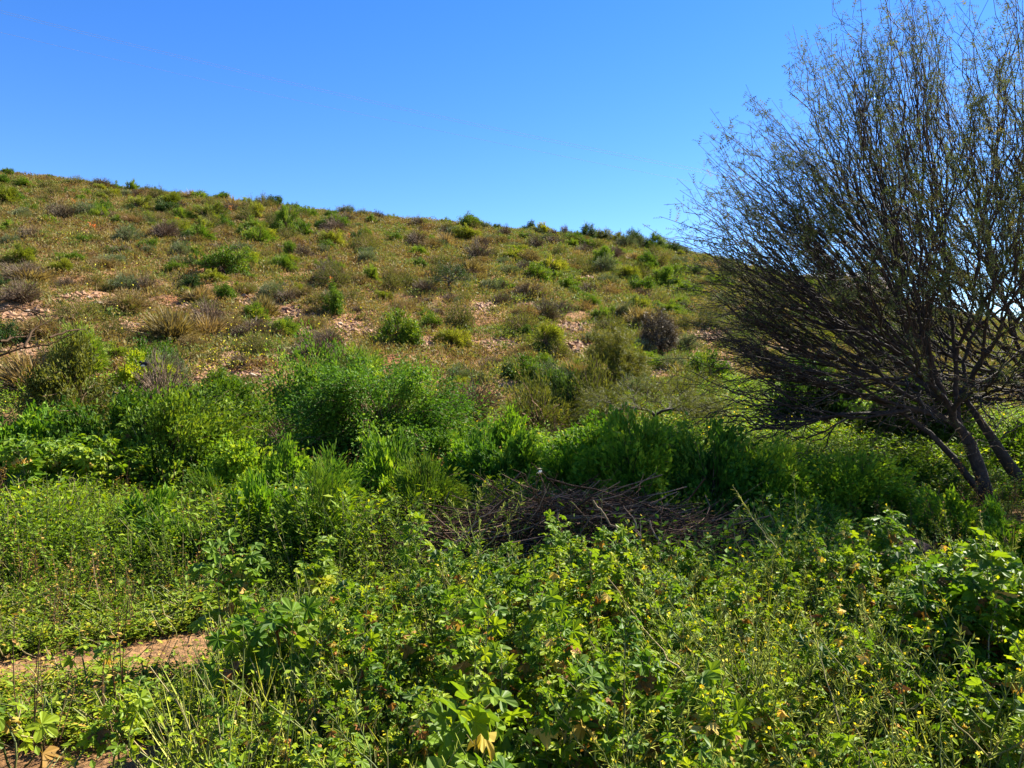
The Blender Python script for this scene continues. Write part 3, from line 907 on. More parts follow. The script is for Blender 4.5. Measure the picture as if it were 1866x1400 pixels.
# ------------------------------------------------------------------ named shrubs of the slope (photo x, foot y, width, height)
SH = [
 (411, 502, 98, 50, 'bush', 'large dark bush with a sunlit green top in the left middle of the slope'),
 (232, 446, 54, 34, 'greybush', 'grey-green bush left of the large dark bush with the sunlit top'),
 (304, 392, 58, 32, 'darkbush', 'dark green bush touching the bright round ones on the upper slope'),
 (328, 405, 46, 22, 'euphorbia', 'round bright green shrub at the foot of the dark green bush'),
 (380, 406, 62, 34, 'yellowbush', 'wide yellow-green shrub on the upper slope right of the dark bush'),
 (255, 386, 48, 28, 'yellowbush', 'yellow-green shrub left of the dark green bush on the upper slope'),
 (207, 350, 26, 20, 'euphorbia', 'left of two round pale green shrubs on the skyline at the left'),
 (239, 352, 28, 22, 'euphorbia', 'right of two round pale green shrubs on the skyline at the left'),
 (184, 352, 34, 16, 'yellowbush', 'flat yellow-green shrub on the skyline left of the two round ones'),
 (327, 358, 32, 16, 'bush', 'green shrub on the skyline directly above the dark green bush'),
 (403, 363, 44, 16, 'bush', 'wide flat green shrub on the skyline'),
 (456, 372, 48, 18, 'euphorbia', 'green skyline shrub just above the round yellow-green ball'),
 (530, 372, 20, 12, 'bush', 'small round shrub alone on the skyline'),
 (588, 381, 18, 9, 'bush', 'tiny round shrub on the skyline near the middle'),
 (468, 398, 42, 26, 'yellowbush', 'round yellow-green ball of a shrub high on the slope'),
 (465, 422, 46, 26, 'euphorbia', 'bright green shrub just below the round yellow-green ball'),
 (520, 428, 56, 46, 'euphorbia', 'tall bright green clump high on the slope'),
 (552, 432, 44, 30, 'euphorbia', 'bright green shrub right beside the tall bright clump'),
 (412, 424, 36, 22, 'euphorbia', 'low bright green shrub above the large dark bush'),
 (590, 420, 42, 22, 'bush', 'green shrub on the upper slope left of the grey round one'),
 (605, 452, 50, 28, 'yellowbush', 'yellow-green shrub below the grey round one'),
 (651, 442, 32, 28, 'darkbush', 'dark grey-green round shrub in the upper middle of the slope'),
 (668, 434, 20, 24, 'euphorbia', 'bright shrub clinging to the right side of the dark round one'),
 (850, 440, 52, 28, 'yellowbush', 'bright yellow-green shrub standing out on the upper right slope'),
 (713, 394, 26, 14, 'euphorbia', 'bright green dome on the skyline above the middle'),
 (811, 410, 26, 14, 'euphorbia', 'bright green dome on the skyline right of the middle'),
 (905, 422, 24, 15, 'darkbush', 'small dark round shrub on the skyline'),
 (955, 420, 22, 14, 'euphorbia', 'bright shrub leaning on a dark one on the skyline'),
 (968, 426, 28, 22, 'darkbush', 'dark shrub beside the bright one on the skyline'),
 (978, 456, 32, 26, 'twigs', 'dark grey twiggy shrub just under the skyline'),
 (1030, 430, 22, 22, 'twigs', 'grey-brown bare shrub on the skyline left of the trees'),
 (1047, 440, 34, 18, 'euphorbia', 'bright green shrub at the foot of the skyline trees'),
 (957, 498, 36, 28, 'twigs', 'pale grey spiky shrub in the right middle of the slope'),
 (677, 522, 36, 34, 'euphorbia', 'upright bright green shrub in the middle of the slope'),
 (714, 532, 50, 38, 'olivebush', 'olive shrub beside the upright bright one in the middle of the slope'),
 (606, 572, 52, 50, 'bush', 'upright green bush right of the stony orange scar'),
 (1094, 580, 36, 24, 'euphorbia', 'bright green shrub right of the red gully'),
 (1078, 556, 40, 16, 'euphorbia', 'flat bright green shrub above the red gully'),
 (1013, 512, 30, 16, 'euphorbia', 'small bright green shrub in the right half of the slope'),
 (1025, 456, 24, 14, 'euphorbia', 'small bright green shrub below the grey-brown skyline shrub'),
 (787, 600, 56, 26, 'bush', 'low green shrub in the middle of the slope'),
 (828, 634, 70, 34, 'yellowbush', 'glowing yellow-green shrub above the middle of the hillside foot'),
 (940, 602, 48, 30, 'twigs', 'brown twiggy shrub left of the red gully'),
 (926, 692, 38, 30, 'darkbush', 'small dark green ball of a shrub above the brown twiggy tangle'),
 (1149, 700, 46, 28, 'euphorbia', 'bright green shrub below the dark olive twiggy tree'),
 (1290, 706, 96, 56, 'bush', 'shrub with a bright green top and grey twigs left of the low thorn branches'),
 (1285, 690, 70, 42, 'euphorbia', 'bright green crown behind the grey-twigged shrub'),
 (493, 546, 56, 34, 'greybush', 'round silvery green bush above the stony orange scar'),
 (410, 548, 46, 32, 'bush', 'dark mottled bush left of the silvery round one'),
 (265, 532, 46, 30, 'twigs', 'grey twiggy shrub on the left slope'),
 (402, 456, 50, 16, 'twigs', 'flat brown cushion above the large dark bush'),
 (438, 448, 46, 14, 'mound', 'tan cushion right above the large dark bush'),
 (541, 446, 44, 14, 'mound', 'tan cushion below the tall bright clump'),
 (10, 528, 40, 28, 'darkbush', 'dark bush cut by the left edge'),
 (133, 478, 66, 18, 'bush', 'flat green shrub on the left slope'),
 (216, 410, 30, 16, 'euphorbia', 'bright green shrub above the grey-green bush'),
 (332, 458, 34, 22, 'darkbush', 'dark speckled shrub left of the large dark bush'),
 (525, 470, 34, 26, 'euphorbia', 'bright green shrub right of the large dark bush'),
 (580, 494, 28, 20, 'bush', 'small deep green shrub in the left middle'),
 (600, 494, 32, 26, 'yellowbush', 'pale yellow-green shrub beside the small deep green one'),
 (515, 612, 62, 26, 'euphorbia', 'low deep green patch of shrub under the stony orange scar'),
 (205, 482, 60, 20, 'greybush', 'pale grey-green shrub low on the left slope'),
 (18, 424, 46, 20, 'euphorbia', 'green shrub at the left edge high on the slope'),
 (62, 712, 130, 62, 'tussock', 'large dry straw tussock at the left above the leafy shrubs'),
 (300, 762, 170, 110, 'twigs', 'wide grey half-dead shrub above the leafy mass on the left'),
 (425, 800, 84, 46, 'yellowbush', 'low yellow-green shrub in front of the bare orange ground'),
 (528, 850, 100, 100, 'twigs', 'dark dead-twigged shrub with grey tips left of the dark hollow'),
 (560, 884, 130, 60, 'twigs', 'low brown twiggy shrub with yellow flowers in front of the dark hollow'),
 (860, 760, 130, 84, 'twigs', 'brown twiggy tangle right of the central willowy shrub'),
 (985, 780, 150, 112, 'olivebush', 'grey-olive bush right of the brown twiggy tangle'),
 (1082, 745, 130, 100, 'olivebush', 'olive bush between the grey-olive bush and the tangled thorn tree'),
 (1015, 792, 46, 36, 'twigs', 'small reddish brown shrub behind the green thicket'),
 (1246, 604, 40, 34, 'olivebush', 'olive shrub right beside the lone grey tree'),
 (1250, 640, 50, 34, 'greybush', 'grey-green shrub beneath the lone grey tree'),
 (1110, 790, 80, 44, 'bush', 'leafy bush beneath the tangled thorn tree'),
 (1350, 860, 110, 70, 'olivebush', 'brownish bush left of the small columnar cacti'),
 (1528, 872, 60, 50, 'tussock', 'reddish dry clump in the bright weeds right of the cacti'),
 (1722, 880, 110, 78, 'olivebush', 'reddish olive bush directly left of the forked trunk'),
 (1560, 800, 90, 40, 'euphorbia', 'bright green shrub behind the low branches of the big tree'),
 (1300, 580, 70, 34, 'olivebush', 'olive bush behind the outer twigs of the big tree'),
 (1370, 600, 80, 40, 'darkbush', 'dark bush behind the outer twigs of the big tree'),
 (1030, 745, 84, 70, 'darkbush', 'dark bush between the two olive bushes'),
 (620, 670, 60, 40, 'twigs', 'grey twiggy dome above the central willowy shrub'),
 (560, 640, 60, 36, 'olivebush', 'olive bush left above the central willowy shrub'),
 (600, 632, 70, 40, 'twigs', 'brown twiggy dome on the lower middle slope'),
 (470, 645, 64, 36, 'olivebush', 'dull olive dome on the lower left slope'),
 (350, 640, 60, 30, 'mound', 'tan cushion beside the pale boulder'),
 (420, 610, 60, 34, 'mound', 'tan bushy grass dome on the lower left slope'),
]
random.seed(21)
taken = []
for px, py, wd, ht, kd, lb in SH:
    if py > 735:      # these stand in the weeds at the foot of the hill, their feet hidden
        Y = {762: 13.4, 800: 12.6, 850: 11.3, 884: 10.2, 760: 14.0, 780: 12.6, 745: 13.6, 792: 12.0, 790: 12.2, 860: 10.6, 872: 12.5, 880: 12.8}.get(py, 13)
        p = at(px, Y)
        # keep the shrub's top where it is seen
        top = EYE + Y * (700 - (py - ht)) / F
        h_ = max(top - p[2], .25)
    else:
        p = place(px, py)
        h_ = ht / F * p[1] * 1.08
    taken.append((p[0], p[1], wd / F * p[1] / 2))
    put_shrub(kd, p, wd / F * p[1] / 2 * 1.02, h_, lb, None, parts=wd > 26)
taken = np.array(taken)

# smaller shrubs spread over the slope; look-alikes share label and group
FILL = [('euphorbia', 'small bright green shrub scattered over the slope', 105), ('bush', 'small mid green shrub scattered over the slope', 120),
        ('darkbush', 'small dark green shrub scattered over the slope', 30), ('mound', 'low tan cushion shrub scattered over the slope', 190), ('twigs', 'small brown twiggy shrub scattered over the slope', 170),
        ('olivebush', 'small olive shrub scattered over the slope', 260), ('greybush', 'small grey-green shrub scattered over the slope', 120),
        ('tussock', 'dry straw tussock scattered over the slope', 70), ('yellowbush', 'small yellow-green shrub scattered over the slope', 65)]
rf = np.random.default_rng(33)
CY = np.where(rf.random(60000) < .55, np.sqrt(rf.uniform(15 ** 2, 56 ** 2, 60000)), rf.uniform(15, 56, 60000))
CX = rf.uniform(-.74, .62, 60000) * CY
CZ = H(CX, CY)
CB = bare(CX, CY)
cpx, cpy = to_px(CX, CY, CZ)
patchy = fnoise(CX, CY, 5.0, 71)
ci = 0
for kd, lb, n in FILL:
    c = 0
    sgn = {'euphorbia': 1, 'yellowbush': 1, 'bush': .6, 'mound': -1, 'twigs': -.8, 'tussock': -1}.get(kd, 0)
    while c < n and ci < 59000:
        ci += 1
        x, Y = CX[ci], CY[ci]
        if CB[ci] > .35: continue
        if rf.random() > .55 + sgn * patchy[ci] * 1.1 + (.3 if sgn > 0 and cpx[ci] > 850 else 0) + (.25 if sgn > 0 and cpy[ci] < 440 and cpx[ci] > 300 else 0): continue
        rad = (.24 + .60 * rf.random() ** 1.8) * (1.2 if Y > 35 else 1)
        if (np.hypot(taken[:, 0] - x, taken[:, 1] - Y) < taken[:, 2] * .8 + rad * .3).any(): continue
        p = np.array([x, Y, CZ[ci]])
        hh = rad * {'mound': .65, 'tussock': .9}.get(kd, 1.0) * rf.uniform(.7, 1.25)
        put_shrub(kd, p, rad, hh, lb, {'tussock': 'dry tussocks'}.get(kd, NAMES[kd].replace('_', ' ') + 's') + ' spread over the slope')
        c += 1
# a row breaking the skyline
for k in range(34):
    px = rf.uniform(-40, 1240)
    Y = rf.uniform(55, 60)
    p = at(px, Y)
    kd = rf.choice(['olivebush', 'twigs', 'bush', 'bush', 'mound'])
    rad = rf.uniform(.2, .42)
    lb = {'olivebush': 'low olive shrub breaking the skyline', 'twigs': 'low twiggy shrub breaking the skyline', 'bush': 'low green shrub breaking the skyline', 'mound': 'low tan cushion breaking the skyline'}[kd]
    put_shrub(kd, p, rad, rad * rf.uniform(.7, 1.2), lb, lb.split()[1] + ' shrubs along the skyline')

# ------------------------------------------------------------------ scrub and dry grass covering the slope
def hill_cover():
    r = np.random.default_rng(41)
    n = 76000
    Y = np.where(r.random(n) < .75, np.sqrt(r.uniform(13.0 ** 2, 62 ** 2, n)), r.uniform(11, 62, n))
    x = r.uniform(-.92, .92, n) * Y
    px, py = to_px(x, Y, H(x, Y))
    b = bare(x, Y)
    lim = 13.5 - 1.5 * (x > 0) * 0
    keep = (r.random(n) > b * 1.25) & (Y > lim + .8 * fnoise(x, Y, 2, 8))
    keep &= r.random(n) < .80 + .5 * fnoise(x, Y, 2.0, 9)
    x, Y, px, py = x[keep], Y[keep], px[keep], py[keep]
    n = len(x)
    z = H(x, Y)
    # greenness: low to the right, drier high to the left
    g = .45 + .26 * fnoise(x, Y, 4.5, 11) + .34 * fnoise(x, Y, 1.4, 12) + .16 * (px > 900) + .10 * (Y < 19) - .04 * (px < 700) * (py < 620) + r.normal(0, .17, n)
    size = (.11 + .30 * r.random(n) ** 1.8) * (1 + .3 * (Y > 30))
    grass = r.random(n) < .30 - .3 * fnoise(x, Y, 3, 13)
    # blades
    m = M()
    gi = np.nonzero(grass)[0]
    kb = 16
    ii = np.repeat(gi, kb)
    P = np.stack([x[ii], Y[ii], z[ii]], 1)
    P[:, :2] += r.normal(0, .6, (len(ii), 2)) * size[ii, None]
    P[:, 2] -= .03
    D = unit(r.normal(0, .42, (len(ii), 3)) + np.array([0, 0, 1]))
    scat(m, T_([(0, -.035, 0), (0, .035, 0), (1, 0, 0)], [(0, 1, 2)]), P, orient(D, up=np.array([1., 0, 0]), roll=r.uniform(0, 6.28, len(ii)), r=r), np.minimum(size[ii], .22) * r.uniform(.8, 1.8, len(ii)),
         np.clip(g[ii] * .75 + r.normal(0, .10, len(ii)), 0, 1))
    # little leafy cushions
    gi = np.nonzero(~grass)[0]
    ii = np.repeat(gi, (16 + 90 * size[gi]).astype(int))
    Dn = r.normal(0, 1, (len(ii), 3)); Dn[:, 2] = np.abs(Dn[:, 2]); Dn = unit(Dn)
    P = np.stack([x[ii], Y[ii], z[ii]], 1) + Dn * (size[ii, None] * r.uniform(.72, 1.0, (len(ii), 1))) * np.array([1, 1, .85])
    D = unit(Dn + r.normal(0, .5, Dn.shape))
    scat(m, T_([(0, -.22, 0), (0, .22, 0), (1, 0, 0)], [(0, 1, 2)]), P, orient(D, roll=r.uniform(0, 6.28, len(ii)), r=r), .085 * r.uniform(.6, 1.3, len(ii)) * (1 + .25 * (Y[ii] > 30)),
         np.clip(g[ii] + r.normal(0, .09, len(ii)), 0, 1))
    o = m.build('low_scrub', ['hill'])
    tag(o, 'dry grass and low scrub covering the slope between the shrubs', 'scrub', None, 'stuff')
    print('hill faces', len(o.data.polygons))
hill_cover()

def flowers():
    r = np.random.default_rng(43)
    m = M()
    spots = [(430, 660, 60, 30, 260), (390, 700, 40, 18, 120), (640, 600, 90, 30, 120), (1000, 655, 60, 20, 220), (940, 590, 60, 40, 120), (850, 540, 180, 40, 160), (590, 680, 60, 20, 120),
             (400, 480, 30, 10, 60), (130, 440, 30, 6, 70), (200, 500, 60, 20, 60), (450, 610, 90, 22, 160), (1230, 770, 90, 30, 150), (1480, 790, 200, 25, 380), (1350, 880, 60, 20, 120),
             (930, 700, 30, 10, 60), (700, 640, 60, 14, 90), (260, 600, 200, 60, 160)]
    P = []
    for px, py, rx, ry, n in spots:
        for _ in range(n // 2):
            p = place(r.normal(px, rx * .6), r.normal(py, ry * .6))
            p[2] += r.uniform(.12, .4)
            P.append(p)
    P = np.array(P)
    scat(m, FLOWER, P, orient(unit(r.normal(0, .5, P.shape) + np.array([1, -.3, .0])), roll=r.uniform(0, 6, len(P)), r=r) @ np.array([[0, 0, 1.], [0, 1, 0], [-1, 0, 0]]),
         r.uniform(.012, .024, len(P)) * np.clip(P[:, 1] / 18, .7, 1.5), r.random(len(P)))
    o = m.build('wildflowers', 'flower')
    tag(o, 'tiny yellow wildflowers dotted over the slope', 'flowers', None, 'stuff')
flowers()

# ------------------------------------------------------------------ rocks
def rock_mesh(seed):
    import bmesh
    bm = bmesh.new()
    bmesh.ops.create_icosphere(bm, subdivisions=4, radius=1)
    V = np.array([v.co[:] for v in bm.verts])
    Fc = np.array([[v.index for v in f.verts] for f in bm.faces])
    bm.free()
    r = np.random.default_rng(seed)
    U = V.copy()
    for _ in range(14):            # broken planes
        d = unit(r.normal(0, 1, 3))
        c = r.uniform(.55, .9)
        s = V @ d
        V = V - np.maximum(s - c, 0)[:, None] * d
    V = V * (1 + .10 * lumps(U, seed, 3) + .03 * lumps(U, seed + 5, 9))[:, None]
    return M().add(V, Fc, .5, 0, False)
RK = {}
for mt in ('rock', 'redrock', 'darkrock'):
    RK[mt] = [rock_mesh(s + 7).mesh('rock', [mt]) for s in range(4)]
def put_rock(p, s, mt, label, group=None, name='rock', rot=None, sink=.35):
    o = bpy.data.objects.new(name, random.choice(RK[mt]))
    COL.objects.link(o)
    o.location = (p[0], p[1], p[2] + s[2] * (1 - sink * 2) * .5)
    o.rotation_euler = rot or (random.uniform(-.2, .2), random.uniform(-.2, .2), random.uniform(0, 6.28))
    o.scale = s
    return tag(o, label, 'rock', group)
def rk(px, py, wd, mt, label, ratio=.55, **k):
    p = place(px, py)
    s = wd / F * p[1] / 2
    return put_rock(p, (s, s * .8, s * ratio), mt, label, **k)
rk(363, 622, 26, 'rock', 'pale boulder lying alone on the lower left slope')
rk(460, 686, 22, 'rock', 'pale boulder in the bare orange ground above the willowy shrub')
rk(421, 696, 18, 'rock', 'pale boulder at the left rim of the bare orange ground')
rk(178, 556, 26, 'rock', 'flat pale boulder above the pencil-stemmed bush')
rk(163, 545, 14, 'rock', 'small pale boulder beside the flat one above the pencil-stemmed bush')
rk(262, 610, 16, 'rock', 'pale boulder on the right rim of the round orange scar')
rk(450, 560, 24, 'redrock', 'jagged orange boulder left in the stony scar')
rk(524, 566, 22, 'redrock', 'jagged orange boulder right in the stony scar')
rk(1040, 606, 26, 'redrock', 'red boulder at the top of the red gully')
rk(1045, 646, 30, 'redrock', 'red boulder at the foot of the red gully')
rk(983, 612, 22, 'darkrock', 'dark boulder left of the red gully')
rk(1262, 668, 18, 'redrock', 'red boulder above the grey-twigged shrub')
rr = np.random.default_rng(44)
ob = 0
for bx, by, rx, ry in BARE:
    if by > 800: continue
    for _ in range(5 if by > 520 else 2):
        px, py = rr.normal(bx, rx * .5), rr.normal(by, ry * .5)
        red = px > 700
        rk(px, py, rr.uniform(5, 13), 'redrock' if red or rr.random() < .4 else 'rock',
           'red stone loose on the bare ground of the slope' if red else 'pale or orange stone loose on the bare ground of the slope',
           group='red stones on the bare slope' if red else 'pale and orange stones on the bare slope', name='stone')
def gravel():
    r = np.random.default_rng(45)
    P, S = [], []
    for bx, by, rx, ry in BARE:
        for _ in range(170):
            p = place(r.normal(bx, rx * .55), r.normal(by, ry * .55))
            P.append(p); S.append((.015 + .12 * r.random() ** 2.5) * np.clip(p[1] / 20, .6, 1.5))
    for _ in range(500):
        x, y = r.uniform(-3.6, -.4), r.uniform(2.2, 5.2)
        P.append(np.array([x, y, float(H(x, y))])); S.append(r.uniform(.004, .014))
    oct_ = T_([(1, 0, 0), (-.8, .2, 0), (0, 1, .1), (.1, -.9, 0), (0, .1, .7), (0, 0, -.6)], [(0, 2, 4), (2, 1, 4), (1, 3, 4), (3, 0, 4), (2, 0, 5), (1, 2, 5), (3, 1, 5), (0, 3, 5)])
    m = M()
    P = np.array(P)
    scat(m, oct_, P, orient(r.normal(0, 1, P.shape) * np.array([1, 1, .2]), r=r), np.array(S), .5)
    tag(m.build('gravel', 'redrock'), 'loose gravel on the bare patches of soil', 'gravel', None, 'stuff')
gravel()
p = at(935, 9.6)
o = put_rock(p, (.22, .24, .40), 'darkrock', 'dark brown pointed boulder in the green weeds right of the willowy shrub', rot=(0, .05, .4), name='boulder')
o.location.z = P3(935, 812, 9.6)[2]
o.scale = (.14, .14, .23)
p = at(1652, 6.3)
o = put_rock(p, (.26, .24, .16), 'darkrock', 'flat dark boulder in the shade behind the mallow patch', rot=(0, .12, .3), name='boulder')
o.location.z = .14
p = at(20, 8.6)
put_rock(p, (.30, .25, .18), 'redrock', 'orange boulder in the bare bank at the left edge', name='boulder')

# ------------------------------------------------------------------ aloes, cacti, a bird
def aloe(label, px, py, hpx, seed):
    r = np.random.default_rng(seed)
    p = place(px, py)
    h = hpx / F * p[1]
    o = empty('aloe', tuple(p))
    m = M()
    n = 22
    D = unit(np.stack([r.normal(0, 1, n), r.normal(0, 1, n), r.uniform(.5, 1.6, n)], 1))
    scat(m, T_([(0, -.09, 0), (0, .09, 0), (0, 0, .06), (1, 0, .25)], [(0, 1, 3), (1, 2, 3), (2, 0, 3)]), np.zeros((n, 3)), orient(D, r=r), h * .55 * r.uniform(.8, 1.2, n), r.random(n))
    m.build('leaves', 'grey', o)
    st, fl = M(), M()
    for k in range(r.integers(1, 4)):
        d = np.array([r.normal(0, .12), r.normal(0, .12), 1]) * h
        tubes(st, [np.zeros(3), d * .6, d], [.02, .015, .01], 5)
        kk = 22
        q = d * r.uniform(.62, 1.05, (kk, 1)) + r.normal(0, .035, (kk, 3))
        scat(fl, LEAF, q, orient(unit(r.normal(0, 1, (kk, 3)) + [0, 0, -.6]), r=r), r.uniform(.04, .08, kk), r.random(kk))
    st.build('stalk', 'stem', o)
    fl.build('blossom', 'orange', o)
    tag(o, label, 'aloe', 'flowering aloes on the slope')
for k, (px, py, hp, lb) in enumerate([(135, 388, 24, 'orange-flowering aloe high on the left slope'), (170, 428, 20, 'orange-flowering aloe above the flat green shrub on the left slope'),
        (225, 468, 16, 'orange-flowering aloe beside the pale grey-green shrub'), (341, 514, 18, 'orange-flowering aloe left of the dark mottled bush'), (418, 396, 20, 'orange-flowering aloe right of the wide yellow-green shrub'),
        (636, 442, 16, 'orange-flowering aloe left of the dark grey-green round shrub'), (323, 410, 12, 'orange-flowering aloe beneath the round bright green shrub'), (604, 528, 22, 'orange-flowering aloe above the upright green bush')]):
    aloe(lb, px, py, hp, 90 + k)

def cactus(label, px, py, Y, hpx, seed):
    p = at(px, Y)
    h = P3(px, py - hpx, Y)[2] - p[2]
    o = empty('cactus', tuple(p))
    r = np.random.default_rng(seed)
    stems = [(0, 0, h)] + [(r.uniform(.08, .14) * s, r.normal(0, .05), h * r.uniform(.6, .85)) for s in (-1, 1)][:r.integers(1, 3)]
    for sx, sy, hh in stems:
        m = M()
        n = 14
        t = np.linspace(0, 1, n)
        P = np.stack([sx * np.minimum(1, t * 4), sy + 0 * t, -.05 + t * hh], 1)
        ra = .055 * np.minimum(1, np.sqrt(np.maximum(1 - t, 0) * 6 + .01))
        th = np.arange(12) * math.tau / 12
        rib = 1 + .16 * (-1.) ** np.arange(12)
        V = P[:, None] + ra[:, None, None] * rib[None, :, None] * np.stack([np.cos(th), np.sin(th), 0 * th], 1)[None]
        i, j = np.meshgrid(np.arange(n - 1), np.arange(12), indexing='ij')
        a_, b_ = i * 12 + j, i * 12 + (j + 1) % 12
        Fc = np.concatenate([np.stack([a_, b_, b_ + 12], -1).reshape(-1, 3), np.stack([a_, b_ + 12, a_ + 12], -1).reshape(-1, 3)])
        m.add(V.reshape(-1, 3), Fc, .5, 0, True)
        m.build('stem', 'cactus', o)
    tag(o, label, 'cactus', 'columnar cacti in the weeds')
cactus('left columnar cactus in the sunny weeds beneath the low thorn branches', 1405, 865, 12.0, 46, 1)
cactus('middle columnar cactus with a bent tip in the sunny weeds', 1424, 868, 11.8, 56, 2)
cactus('tallest and rightmost columnar cactus in the sunny weeds', 1440, 870, 12.2, 72, 3)

def bird():
    import bmesh
    p = P3(263, 664, 14.0)
    def ell(c, s, tilt):
        bm = bmesh.new()
        bmesh.ops.create_uvsphere(bm, u_segments=14, v_segments=10, radius=1)
        bmesh.ops.triangulate(bm, faces=bm.faces[:])
        V = np.array([v.co[:] for v in bm.verts]) * s
        Fc = np.array([[v.index for v in f.verts] for f in bm.faces])
        bm.free()
        ct, s_ = math.cos(tilt), math.sin(tilt)
        V = V @ np.array([[ct, 0, s_], [0, 1, 0], [-s_, 0, ct]])
        return V + c, Fc
    o = empty('bird', tuple(p))
    mb = M()
    mb.add(*ell(np.array([0, 0, 0]), np.array([.085, .05, .045]), .35), 0, 0, True)
    mb.add(*ell(np.array([-.075, 0, .04]), np.array([.032, .028, .028]), 0), 0, 0, True)
    mb.add([(-.10, -.008, .04), (-.10, .008, .04), (-.10, 0, .05), (-.135, 0, .038)], [(0, 1, 3), (1, 2, 3), (2, 0, 3)], 0)
    mb.build('body', 'birdblack', o)
    M().add(*ell(np.array([-.01, -.006, -.022]), np.array([.06, .044, .03]), .35), .9, 0, True).build('belly', 'birdwhite', o)
    M().add([(.06, -.015, -.02), (.06, .015, -.02), (.17, .02, -.05), (.17, -.02, -.05), (.06, 0, -.03)], [(0, 1, 2), (0, 2, 3), (0, 4, 3), (1, 4, 2), (4, 2, 3)], 0).build('tail', 'birdblack', o)
    tag(o, 'small black and white bird perched on a shrub on the lower left slope', 'bird')
    tw_ = M()
    g0 = at(252, 14.0)
    tubes(tw_, [g0, (g0 + p) / 2 + [.06, 0, .05], p + [0, 0, -.045], p + [.05, 0, .12]], [.014, .01, .007, .004], 5)
    tag(tw_.build('bare_branch', 'twig'), 'thin bare branch under the black and white bird', 'branch')
MT['birdblack'] = leaf_mat('bird_black', [(0, (.012, .012, .014)), (1, (.02, .02, .02))], trans=0)
MT['birdwhite'] = leaf_mat('bird_white', [(0, (.7, .7, .68)), (1, (.8, .8, .78))], trans=0)
bird()

# ------------------------------------------------------------------ brush pile and dead branches
def brush_pile():
    r = np.random.default_rng(61)
    o = empty('brush_pile', (.55, 6.3, 0))
    def sticks(n, Lm, rad, mat, name, spread=1.0):
        K = n
        cx = r.normal(0, 1, K) * .78
        cx = np.clip(cx, -1.9, 2.4)
        cy = r.normal(0, .42, K)
        top = .58 * np.exp(-(cx / 1.6) ** 2) * np.exp(-(cy / .6) ** 2) + .10
        z = top * r.uniform(.05, 1.0, K) ** .6
        an = r.normal(.22, .62, K) + math.pi * (r.random(K) < .5)
        D = unit(np.stack([np.cos(an), np.sin(an) * .8, r.normal(0, .24, K) + .12 * np.sign(np.cos(an)) * (cx < 0)], 1))
        L = Lm * r.uniform(.4, 1.5, K)
        C = np.stack([cx, cy, z], 1)
        t = np.linspace(-.5, .5, 7)
        bend = r.normal(0, .10, (K, 3)) * L[:, None]
        P = C[:, None] + D[:, None] * (t[None, :, None] * L[:, None, None]) + bend[:, None] * (4 * t[None, :, None] ** 2) + r.normal(0, .008, (K, 7, 3))
        P[:, :, 2] = np.maximum(P[:, :, 2], .0)
        m = M()
        tubes(m, P, rad * r.uniform(.5, 1.4, K)[:, None] * np.linspace(1.2, .5, 7)[None], 4, np.clip(r.normal(.45, .28, K), 0, 1))
        m.build(name, mat, o)
    sticks(1900, .7, .0032, 'twig', 'twigs')
    sticks(260, 1.0, .0058, 'twig', 'sticks')
    tag(o, 'wide heap of cut dead twigs lying in the shade behind the mallow patch', 'brush pile')
brush_pile()

def dead_branch(name, label, lines, Y, rad=.012, seed=0, side=5, group=None, dY=0.0, mat='twig', cat='branch', rndv=.7):
    r = np.random.default_rng(seed)
    m = M()
    for ln in lines:
        ln = np.array(ln, float)
        t = np.linspace(0, 1, len(ln) * 4)
        xs = np.interp(t, np.linspace(0, 1, len(ln)), ln[:, 0])
        ys = np.interp(t, np.linspace(0, 1, len(ln)), ln[:, 1])
        P = np.array([P3(a, b, Y + dY * c) for a, b, c in zip(xs, ys, t)])
        P[1:-1] += r.normal(0, .008, (len(P) - 2, 3))
        tubes(m, P, np.linspace(rad, rad * .3, len(P))[None], 5, rndv)
        for _ in range(side):
            i = r.integers(2, len(P) - 2)
            d = unit(P[i + 1] - P[i]) * .6 + unit(r.normal(0, 1, 3)) * .7
            L = r.uniform(.08, .3)
            Q = P[i] + np.linspace(0, 1, 5)[:, None] * d * L
            Q[1:] += r.normal(0, .008, (4, 3))
            tubes(m, Q, np.linspace(rad * .45, rad * .15, 5)[None], 4, rndv)
    o = m.build(name, mat)
    return tag(o, label, cat, group)
dead_branch('dead_bush', 'bare forked dead bush rising out of the brush pile', [[(992, 1010), (985, 965), (960, 948), (930, 907), (906, 892), (893, 878)], [(985, 965), (986, 919), (991, 886), (983, 862)],
            [(985, 955), (998, 938), (1024, 930), (1048, 915)], [(930, 907), (915, 915), (900, 925), (880, 955)], [(986, 919), (975, 905), (962, 880), (950, 862)], [(960, 948), (940, 935), (925, 925), (905, 915)], [(985, 960), (1010, 950), (1020, 975), (1035, 1005)]], 5.9, .010, 3, 9, cat='dead bush', rndv=.35)
dead_branch('dead_branch', 'pale curved dead branch at the left end of the brush pile', [[(800, 1013), (830, 987), (853, 966), (877, 942), (920, 925)]], 5.6, .009, 4, rndv=.95)
dead_branch('dead_branch', 'pale dead branch curving up out of the right part of the brush pile', [[(1169, 1010), (1164, 969), (1154, 942), (1136, 922)]], 5.6, .009, 5, 3, rndv=.95)
dead_branch('dead_branch', 'long dead branch slanting down to the mallow tops right of the pile middle', [[(1080, 912), (1112, 954), (1142, 990), (1163, 1014), (1200, 1040)]], 5.6, .009, 6, 4, rndv=.95)
dead_branch('dead_branch', 'thin dead branch standing at the right end of the brush pile', [[(1183, 948), (1195, 978), (1213, 998), (1239, 1025)]], 5.6, .008, 7, 4, rndv=.95)
